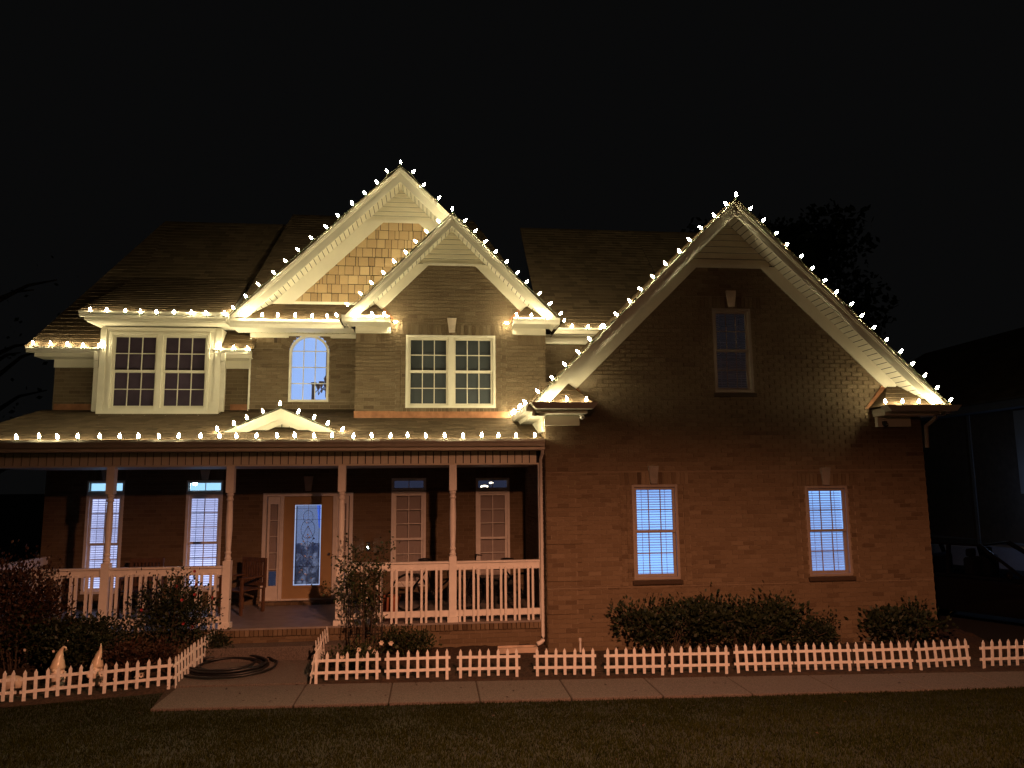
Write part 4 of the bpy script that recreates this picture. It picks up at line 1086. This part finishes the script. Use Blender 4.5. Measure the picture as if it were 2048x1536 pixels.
rose = shrub('rose_bush', 'leafy rose bush with red blooms in front of the porch railing', (-3.95, 12.25, .12), .62, .35, 1.12, 3600, .05, 'leaf_dark', 12, 'shrub', seed=8, lumps=10, flowers=('petal_red', 9, .03))
shrub('bed_shrub', 'broad low dark shrub behind the gnomes in the rose bed', (-5.2, 12.1, .1), .9, .5, .66, 4200, .05, 'leaf_dark', 10, 'shrub', seed=9, lumps=12, flowers=('petal_white', 5, .025))
shrub('bed_shrub', 'low leafy shrub behind the picket corner of the rose bed', (-4.25, 11.85, .06), .5, .32, .5, 2200, .05, 'leaf_rust', 8, 'shrub', seed=10, lumps=8)
shrub('bed_shrub', 'dark shrub against the porch base below the corner railing', (-5.7, 12.3, .12), .9, .35, .75, 3600, .055, 'leaf_dark', 9, 'shrub', seed=11, lumps=10)
shrub('rust_shrub', 'tall rust leaved shrub at the far end of the porch', (-6.25, 12.35, .1), .78, .3, 1.5, 5200, .055, 'leaf_rust', 13, 'shrub', seed=12, lumps=10)
shrub('path_plant', 'trailing plant spilling onto the porch step beside the rose bush', (-3.35, 12.5, .15), .35, .2, .35, 800, .045, 'leaf_dark', 6, 'plant', seed=13)
shrub('bed_plant', 'low leafy plant with white flowers at the foot of the trellis', (-1.25, 11.85, .06), .42, .3, .34, 1400, .045, 'leaf_green', 7, 'plant', seed=14, flowers=('petal_white', 7, .04))
shrub('bed_plant', 'low arching plant before the brick porch base right of the trellis', (-.35, 12.3, .12), .42, .3, .42, 1200, .05, 'leaf_green', 7, 'plant', seed=15)
shrub('flower_clump', 'small dark red flowers behind the pickets near the path', (-4.35, 11.55, .03), .16, .1, .22, 350, .03, 'leaf_rust', 4, 'plant', seed=16, flowers=('petal_white', 3, .022))
# climbing rose on a wire trellis
tx, ty = -1.05, 12.28
tb = Vector((tx, ty, .11))
tr_ = thing('plant_trellis', 'dark wire plant trellis standing in the bed before the porch railing', 'trellis', tb)
g = MB()
for a in range(4):
    dx, dy = ((-.26, -.14), (.26, -.14), (.26, .14), (-.26, .14))[a]
    g.tube([tb+Vector((dx, dy, -.05)), tb+Vector((dx*.95, dy*.95, 1.35))], .007, 6)
g.build('upright', 'black_metal', tr_)
for z in (.42, .85, 1.3):
    k = [(-.255, -.138), (.255, -.138), (.255, .138), (-.255, .138), (-.255, -.138)]
    MB().tube([tb+Vector((x, y, z)) for x, y in k], .006, 6).build('ring', 'black_metal', tr_)
rr = random.Random(21)
cr_ = thing('climbing_rose', 'tall thin stemmed climbing rose leafing out over the wire trellis', 'plant', tb+Vector((.05, .02, 0)))
st = MB(); m = MB()
for i in range(16):
    x0_, y0_ = rr.uniform(-.32, .32), rr.uniform(-.12, .12); hh = rr.uniform(1.15, 1.88); lx = rr.uniform(-.55, .5)
    P_ = [tb+Vector((x0_*.6, y0_, -.02)), tb+Vector((x0_, y0_, hh*.45)), tb+Vector((x0_+lx*.4, y0_, hh*.8)), tb+Vector((x0_+lx, y0_*1.5-.05, hh))]
    st.tube(P_, [.008, .007, .005, .003], 5)
    for k in range(100):
        f = rr.random()**.55
        s = f*3; j = min(2, int(s)); p = P_[j].lerp(P_[j+1], s-j)
        if p.z < tb.z+.65 and rr.random() < .72: continue
        off = rvec()*(.2*rr.random()); l_ = .055*(.6+.7*rr.random())
        leaf(m, p+off, rvec()+Vector((0, 0, -.2)), rvec(), l_, l_*.33, rr.random())
st.build('stem', 'bark', cr_); m.build('foliage', 'leaf_green', cr_)
for k in range(4):
    p = tb+Vector((rr.uniform(-.5, .5), -.15, rr.uniform(.15, .3))); q = MB()
    for j in range(6): leaf(q, p, Vector((math.cos(j), -.4, math.sin(j))), Vector((0, -1, .2)), .045, .018, .5)
    q.build('flower', 'petal_white', cr_)
# background trees in the dark
def tree(label, x, y, h, rad, nleaf, seed, lm='leaf_dark', ls=.15):
    rr = random.Random(seed); b = Vector((x, y, terrain(x, y)))
    t = thing('background_tree', label, 'tree', b, 'trees behind the house')
    st = MB(); tips = []
    st.tube([b, b+Vector((.1, 0, h*.3)), b+Vector((-.1, .1, h*.65)), b+Vector((0, 0, h*.95))], [.28, .22, .13, .04], 8)
    for i in range(16):
        z = h*rr.uniform(.3, .9); a = rr.random()*6.283; L_ = rad*rr.uniform(.5, 1)*(1.1-z/h*.5)
        e = b+Vector((math.cos(a)*L_, math.sin(a)*L_, z+L_*.5)); s0 = b+Vector((0, 0, z)); md = s0.lerp(e, .5)+Vector((0, 0, L_*.1))
        st.tube([s0, md, e], [.08, .05, .02], 5); tips += [e, md]
    st.build('trunk', 'bark', t)
    m = MB()
    for i in range(nleaf):
        c = rr.choice(tips); p = c+rvec()*rad*.42*rr.random()**.5; l_ = ls*(.6+.8*rr.random())
        leaf(m, p, rvec(), rvec(), l_, l_*.35, rr.random())
    m.build('crown', lm, t)
tree('bare looking dark tree beyond the left end of the house', -13.5, 24, 9.5, 2.8, 120, 31)
tree('tall dark tree rising behind the wing gable roof', 17.5, 36, 16, 5.0, 26000, 32, ls=.34)
tree('dark tree behind the driveway between both houses', 15.8, 27, 9, 2.6, 3000, 33)

# ================================================================== GARDEN THINGS
def gnome(label, px, py, hgt, curl):
    b = onground(px, py); t = thing('garden_gnome', label, 'garden gnome', b)
    s = hgt/.5
    k = MB(); k.lathe([(.06*s, 0), (.085*s, .03*s), (.09*s, .12*s), (.075*s, .22*s), (.05*s, .27*s)], 16, b); k.build('body', 'gnome', t, smooth=True)
    k = MB(); k.lathe([(.02*s, .05*s), (.05*s, .10*s), (.066*s, .2*s), (.055*s, .26*s), (.02*s, .27*s)], 14, b+Vector((0, -.045*s, 0))); k.build('beard', 'gnome', t, smooth=True)
    k = MB(); pts = [b+Vector((0, -.01*s, .24*s)), b+Vector((0, -.01*s, .27*s)), b+Vector((0, 0, .34*s)), b+Vector((.01*s, 0, .42*s)), b+Vector((.03*s, 0, .48*s))]
    rs = [.085*s, .09*s, .07*s, .045*s, .022*s]
    if curl: pts += [b+Vector((.055*s, 0, .51*s)), b+Vector((.08*s, 0, .50*s)), b+Vector((.085*s, 0, .475*s)), b+Vector((.07*s, 0, .465*s))]; rs += [.015*s, .013*s, .012*s, .01*s]
    else: pts += [b+Vector((.035*s, 0, .53*s)), b+Vector((.03*s, 0, .57*s))]; rs += [.012*s, .005*s]
    k.tube(pts, rs, 14); k.build('hat', 'gnome_hat', t, smooth=True)
    MB().ball(b+Vector((-.005, -.105*s, .245*s)), .022*s, 10).build('nose', 'gnome_hat', t, smooth=True)
    for sx in (-1, 1): MB().tube([b+Vector((sx*.08*s, 0, .2*s)), b+Vector((sx*.1*s, -.05*s, .14*s)), b+Vector((sx*.06*s, -.095*s, .13*s))], [.025*s, .024*s, .02*s], 8).build('arm', 'gnome', t, smooth=True)
    return t, s, b
gnome('pale glazed garden gnome with a curled hat tip behind the pickets', 113, 1378, .56, True)
t_, s_, b_ = gnome('pale glazed garden gnome with a pointed hat holding a cane', 192, 1370, .50, False)
k = MB(); k.tube([b_+Vector((.12*s_, -.1*s_, .02*s_)), b_+Vector((.12*s_, -.1*s_, .2*s_)), b_+Vector((.10*s_, -.1*s_, .235*s_)), b_+Vector((.07*s_, -.1*s_, .22*s_))], .007*s_, 6); k.build('cane', 'gnome', t_)
b = onground(22, 1384); k = MB(); k.ball(b+Vector((0, 0, .1)), .15, 12, (1.15, .8, .8)); o = k.build('garden_stone', 'stone_pale', smooth=True)
for v in o.data.vertices: v.co += Vector(v.co - b).normalized()*.035*noise.noise(v.co*9)
tag(o, 'pale rounded stone behind the picket panel at the bed end', 'stone')
# hose coil
hc = onground(455, 1338); rr = random.Random(5); pts = []
for i in range(6*28+1):
    a = i/28*2*math.pi; rd = .54-.07*math.sin(a*.37)-.06*rr.random()*.4-(.10 if i > 70 else 0)+.03*math.sin(i*.17)
    x_, y_ = hc.x+rd*1.25*math.cos(a)+.03*math.sin(a*.3), hc.y+rd*.78*math.sin(a)
    pts.append((x_, y_, gz(y_)+.026+.012*(i/28)))
tail = [(hc.x+.75, hc.y+.02, gz(hc.y)+.03)]
pts = [(-4.0, 12.75, .2), (-3.9, 12.65, .24), (-3.75, 12.5, .19), (-3.45, 12.3, .17)] + pts[16:]
o = MB().tube(pts, .017, 8).build('garden_hose', 'black_rubber', smooth=True); tag(o, 'black garden hose lying in loose coils on the entrance path', 'hose')
# splash block, stake, fence flowers
b = Vector((1.42, 12.42, gz(12.42)+.03))
sbk = MB(); sbk.box(b.x-.36, b.x+.28, b.y-.12, b.y-.09, b.z-.03, b.z+.05).box(b.x-.36, b.x+.28, b.y+.09, b.y+.12, b.z-.03, b.z+.05).box(b.x-.36, b.x+.28, b.y-.09, b.y+.09, b.z-.03, b.z+.02).box(b.x+.25, b.x+.28, b.y-.09, b.y+.09, b.z+.02, b.z+.05)
tag(sbk.build('splash_block', 'stone_pale', bevel=.008), 'shallow concrete splash block under the downspout elbow', 'splash block')
b = onground(1161, 1306); k = MB(); k.tube([b-Vector((0, 0, .05)), b+Vector((.0, 0, .22))], .016, 8); k.lathe([(.019, .19), (.021, .20), (.019, .235)], 8, b)
tag(k.build('plastic_stake', 'plastic_white'), 'short white plastic pipe stake standing in the mulch', 'stake')
def bloom(label, px, py, Y, m_):
    p = atY(px, py, Y); t = thing('flower', label, 'flower', (p.x, p.y, gz(p.y)))
    MB().tube([(p.x, p.y, gz(p.y)-.02), (p.x+.01, p.y, lerp(gz(p.y), p.z, .5)), p], .004, 5).build('stem', 'leaf_green', t)
    k = MB()
    for j in range(8): leaf(k, p, Vector((math.cos(j*.785), -.35, math.sin(j*.785))), Vector((0, -1, 0)), .05, .018, .5)
    k.build('petal', m_, t); MB().ball(p+Vector((0, -.015, 0)), .014, 8).build('flower_centre', 'chair_wood', t)
bloom('pale daisy flower showing through the pickets below the hedge', 1545, 1328, 11.2, 'petal_white')
bloom('small pale flower showing through the pickets near the gnomes', 283, 1349, 11.5, 'petal_white')

# ================================================================== PORCH FURNITURE
def patio_chair(x, y, rz, label, m_='chair_wood'):
    t = thing('patio_chair', label, 'chair', (x, y, FLOOR), 'dark porch seats', rz)
    t.rotation_euler = (0, 0, rz)
    def part(nm, g): o = inst(nm, g.mesh(nm, m_), t, (0, 0, 0)); return o
    for sx in (-1, 1):
        for sy in (-1, 1): part('leg', MB().box(sx*.27-.022, sx*.27+.022, sy*.25-.022, sy*.25+.022, 0, .42 if sy > 0 else .62))
        part('armrest', MB().box(sx*.27-.035, sx*.27+.035, -.29, .27, .62, .645))
    for i in range(6): part('seat_slat', MB().box(-.245, .245, -.27+i*.088, -.27+i*.088+.075, .40, .422))
    part('back_rail', MB().box(-.29, .29, .25, .285, .88, .95)); part('back_rail', MB().box(-.29, .29, .25, .285, .45, .5))
    for i in range(9): part('back_slat', MB().box(-.27+i*.063, -.27+i*.063+.036, .257, .277, .5, .88))
    for sx in (-1, 1): part('back_post', MB().box(sx*.28-.02, sx*.28+.02, .245, .29, .42, .95))
    return t
patio_chair(-3.45, 14.3, R_(-35), 'dark slatted wooden patio chair beside the front door')
patio_chair(-5.3, 14.5, 0, 'dark slatted wooden patio chair between the two lit porch windows')
def bicycle(x, y, rz, label, lean=.1):
    t = thing('bicycle', label, 'bicycle', (x, y, FLOOR), 'bicycles parked on the porch')
    t.rotation_euler = (lean, 0, rz)
    def part(nm, g, m_='black_metal', sm=True, par=None): return inst(nm, g.mesh(nm, m_, sm), par or t, (0, 0, 0))
    R = .33
    for cx_, in ((-.52,), (.52,)):
        ring = [(cx_+R*math.cos(a*math.pi/16), 0, R+.005+R*.97*math.sin(a*math.pi/16)) for a in range(33)]
        w_ = part('wheel', MB().tube(ring, .02, 8, False), 'tyre')
        g = MB()
        for k in range(14):
            a = k*math.pi/7; g.tube([(cx_, 0, R), (cx_+R*.94*math.cos(a), 0, R+R*.94*math.sin(a))], .0025, 4)
        g.ball((cx_, 0, R), .03, 8); inst('spoke_set', g.mesh('spoke_set', 'chrome'), w_, (0, 0, 0))
    fr_ = MB(); bb, st_, hd, rear, front = (-.08, 0, .3), (-.2, 0, .72), (.36, 0, .78), (-.52, 0, R), (.52, 0, R)
    for p_, q_ in ((bb, st_), (bb, (.38, 0, .68)), (st_, hd), (rear, bb), (rear, st_)): fr_.tube([p_, q_], .017, 8)
    part('frame', fr_); part('fork', MB().tube([(.34, 0, .86), (.40, 0, .62), front], .016, 8))
    part('handlebar', MB().tube([(.25, -.28, .98), (.33, -.16, .99), (.34, 0, .95), (.33, .16, .99), (.25, .28, .98)], .013, 8))
    part('stem', MB().tube([(.34, 0, .84), (.34, 0, .96)], .016, 8))
    part('saddle', MB().ball((-.24, 0, .90), .1, 10, (1.3, .7, .35))); part('seat_post', MB().tube([st_, (-.23, 0, .88)], .013, 8))
    part('crank', MB().tube([(-.08, -.08, .3), (-.08, .08, .3)], .05, 10))
    return t
bicycle(1.1, 13.7, R_(172), 'dark bicycle leaning on the porch wall beside the brick wing', .1)
bicycle(.1, 13.95, R_(8), 'dark bicycle parked on the porch between the two unlit windows', -.08)
bxo = thing('storage_box', 'low black storage box against the porch wall under the unlit windows', 'box', (1.15, 14.85, FLOOR))
MB().box(.65, 1.6, 14.62, 15.1, FLOOR, FLOOR+.42).build('bin', 'black_rubber', bxo, bevel=.01)
MB().box(.63, 1.62, 14.60, 15.12, FLOOR+.422, FLOOR+.47).build('lid', 'black_rubber', bxo, bevel=.01)
k = MB(); k.lathe([(.11, 0), (.15, .12), (.19, .3), (.2, .34), (.18, .34), (.16, .3)], 16, (-.75, 13.5, FLOOR)); tag(k.build('plant_pot', 'terracotta', smooth=True), 'round terracotta pot on the porch behind the trellis rose', 'pot')

# ================================================================== DRIVEWAY CAR
cz = -.21
car = thing('parked_car', 'black parked sport utility vehicle in the dark driveway beside the house', 'car', (12.15, 15.3, cz), rz=0)
car.rotation_euler = (0, 0, R_(-62))     # nose (+x) toward the street and a little right
def cpart(nm, g, m_, sm=False, par=None, bev=0):
    o = inst(nm, g.mesh(nm, m_, sm), par or car, (0, 0, 0))
    if bev: b_ = o.modifiers.new('bevel', 'BEVEL'); b_.width = bev; b_.segments = 3; b_.limit_method = 'ANGLE'
    return o
LW = .93
def loft(secs):      # body from cross sections along x: (x, halfwidth, zbottom, zshoulder, ztop)
    g = MB(); ring = []
    for x, hw_, zb, zs_, zt in secs:
        ring.append([(x, -hw_*.9, zb), (x, -hw_, zb+.18), (x, -hw_, zs_), (x, -hw_*.88, zt), (x, hw_*.88, zt), (x, hw_, zs_), (x, hw_, zb+.18), (x, hw_*.9, zb)])
    for r in ring: g.v += r
    n = 8
    for i in range(len(ring)-1):
        for k in range(n): g.f.append((i*n+k, i*n+(k+1) % n, (i+1)*n+(k+1) % n, (i+1)*n+k)); g.t.append(0)
    g.f.append(tuple(reversed(range(n)))); g.f.append(tuple(range((len(ring)-1)*n, len(ring)*n))); g.t += [0, 0]
    return g
cpart('body', loft([(-2.35, .78, .45, .85, .95), (-2.2, .9, .32, .9, 1.02), (-1.2, .94, .25, .92, 1.05), (.6, .94, .25, .92, 1.04), (1.1, .94, .25, .9, 1.02), (1.9, .9, .28, .84, .93), (2.25, .84, .34, .74, .82), (2.38, .72, .42, .66, .72)]), 'car_paint', True, bev=.03)
# greenhouse: pillars, roof and glass
def cab(x, s, z): return (x, s, z)
rf = MB(); rf.box(-1.95, .05, -.66, .66, 1.62, 1.68); cpart('roof', rf, 'car_paint', bev=.03)
for s in (-1, 1):
    for (x0_, x1_) in ((.95, .05), (-.55, -.6), (-1.35, -1.45), (-2.15, -1.95)):
        cpart('pillar', MB().beam((x0_, s*.84, 1.02), (x1_, s*.655, 1.65), .09, .06, (1, 0, 0)), 'car_paint')
    for (a0, a1, b0, b1) in ((.88, -.5, .02, -.55), (-.62, -1.3, -.66, -1.4), (-1.42, -2.08, -1.5, -1.9)):
        cpart('side_window', MB().quad((a0, s*.845, 1.04), (a1, s*.845, 1.04), (b1, s*.668, 1.61), (b0, s*.668, 1.61)), 'glass_car')
    cpart('wing_mirror', MB().ball((.72, s*1.02, 1.12), .11, 10, (.55, 1, .75)), 'car_paint', True)
    hl_ = cpart('headlight', MB().beam((2.02, s*.80, .80), (2.30, s*.62, .74), .16, .10), 'chrome', bev=.03)
    for x_ in (-1.45, 1.45):
        w_ = cpart('wheel', MB().tube([(x_, s*.72, .36), (x_, s*.95, .36)], .36, 20), 'tyre')
        g = MB().tube([(x_, s*.94, .36), (x_, s*.965, .36)], .24, 16); cpart('rim', g, 'alloy', par=w_)
    cpart('trim_strip', MB().beam((-2.0, s*.945, .99), (.9, s*.945, .99), .012, .025), 'chrome')
cpart('windshield', MB().quad((.92, -.78, 1.04), (.92, .78, 1.04), (.04, .63, 1.63), (.04, -.63, 1.63)), 'glass_car')
cpart('rear_window', MB().quad((-2.18, -.74, 1.04), (-2.18, .74, 1.04), (-1.96, .63, 1.62), (-1.96, -.63, 1.62)), 'glass_car')
for s in (-1, 1):
    cpart('front_seat', MB().box(-.35, -.15, s*.38-.25, s*.38+.25, .9, 1.38), 'seat_dark', bev=.06)
    cpart('headrest', MB().box(-.34, -.22, s*.38-.13, s*.38+.13, 1.38, 1.55), 'seat_dark', bev=.04)
cpart('rear_seat', MB().box(-1.35, -1.15, -.65, .65, .9, 1.36), 'seat_dark', bev=.06)
cpart('grille', MB().box(2.33, 2.40, -.45, .45, .5, .68), 'chrome', bev=.02)
cpart('bumper', MB().box(2.25, 2.42, -.75, .75, .34, .46), 'car_paint', bev=.04)

# ================================================================== NEIGHBOUR
nb = thing('neighbour_house', 'dim dark house with pale eave and garage side beyond the driveway', 'house', (22, 26, -.2))
NX = 17.6
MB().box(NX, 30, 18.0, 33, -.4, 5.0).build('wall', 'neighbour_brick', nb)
MB().box(NX-.55, NX-.5, 18.9, 33.4, 4.95, 5.25).build('eave_fascia', 'siding_grey', nb)
MB().box(NX-.5, NX, 18.9, 33.4, 4.95, 4.98).build('soffit', 'siding_grey', nb)
roof((NX-.6, 18.8, 5.2), (NX-.6, 33.5, 5.2), (24, 33.5, 9), (24, 18.8, 9), .2, .5, name='roof', parent=nb)
MB().box(NX-.04, NX-.001, 22.62, 22.74, -.3, 4.95).build('corner_trim', 'siding_grey', nb)
gd = MB().box(NX-.03, NX-.0005, 17.0, 20.75, 2.4, 4.9).build('pale_siding', 'garage_pale', nb)
gw = thing('garden_wall', 'low pale rendered wall behind the parked car', 'wall', (16.9, 22, -.25))
MB().box(17.35, 17.5, 18.2, 29, -.4, .86).build('wall_face', 'pale_render', gw)
MB().box(17.31, 17.54, 18.15, 29.05, .862, .92).build('wall_cap', 'siding_grey', gw)
fix = MB().box(NX-1.0, NX, 18.84, 18.96, 2.52, 2.6).build('fill_lamp', 'black_metal', nb)
MB().ball((NX-1.0, 18.9, 2.44), .07, 10).build('fill_bulb', emis('cool_fill', (.42, .62, 1), 190), fix)  # added unseen lamp that brightens the low wall behind the car

# ================================================================== STREET LAMP that lights the front
sl_ = thing('street_lamp', 'street lamp on a curved arm beside the lawn throwing orange light on the house', 'street lamp', (7.4, 1.4, terrain(7.4, 1.4)))
zt = STREET_POS.z
MB().tube([(7.4, 1.4, terrain(7.4, 1.4)-.1), (7.4, 1.4, zt-.3), (7.25, 1.43, zt+.1), (6.6, 1.55, zt+.42), (5.0, 1.95, zt+.46), (3.2, 2.38, zt+.36), (1.9, 2.66, zt+.2)], [.09, .07, .06, .05, .045, .04, .035], 12).build('pole', 'alloy', sl_, smooth=True)
hd_ = MB(); hd_.lathe([(.22, .06), (.2, .14), (.1, .2), (.03, .22)], 16, STREET_POS); hd_.build('lamp_head', 'alloy', sl_, smooth=True)
ld = bpy.data.lights.new('street_light', 'SPOT'); ld.energy = STREET_W; ld.color = STREET_COL
ld.spot_size = R_(58); ld.spot_blend = 1.0; ld.shadow_soft_size = .09      # wide, low beam of the cut-off luminaire
lo = bpy.data.objects.new('street_light', ld); col.objects.link(lo)
lo.parent = sl_; lo.matrix_parent_inverse = Matrix.Translation(-sl_.location)
lo.location = STREET_POS; lo.scale = (4, 1, 1)
lo.rotation_euler = (R_(90-STREET_DEP), 0, 0)
ld2 = bpy.data.lights.new('street_fill', 'AREA'); ld2.shape = 'DISK'; ld2.size = .2; ld2.energy = STREET_W*STREET_FILL; ld2.color = STREET_COL  # added second light, weak fill for the upper wing wall
l2 = bpy.data.objects.new('street_fill', ld2); col.objects.link(l2)
l2.parent = sl_; l2.matrix_parent_inverse = Matrix.Translation(-sl_.location)
l2.location = STREET_POS + Vector((0, 0, .03)); l2.rotation_euler = (R_(50), 0, 0)
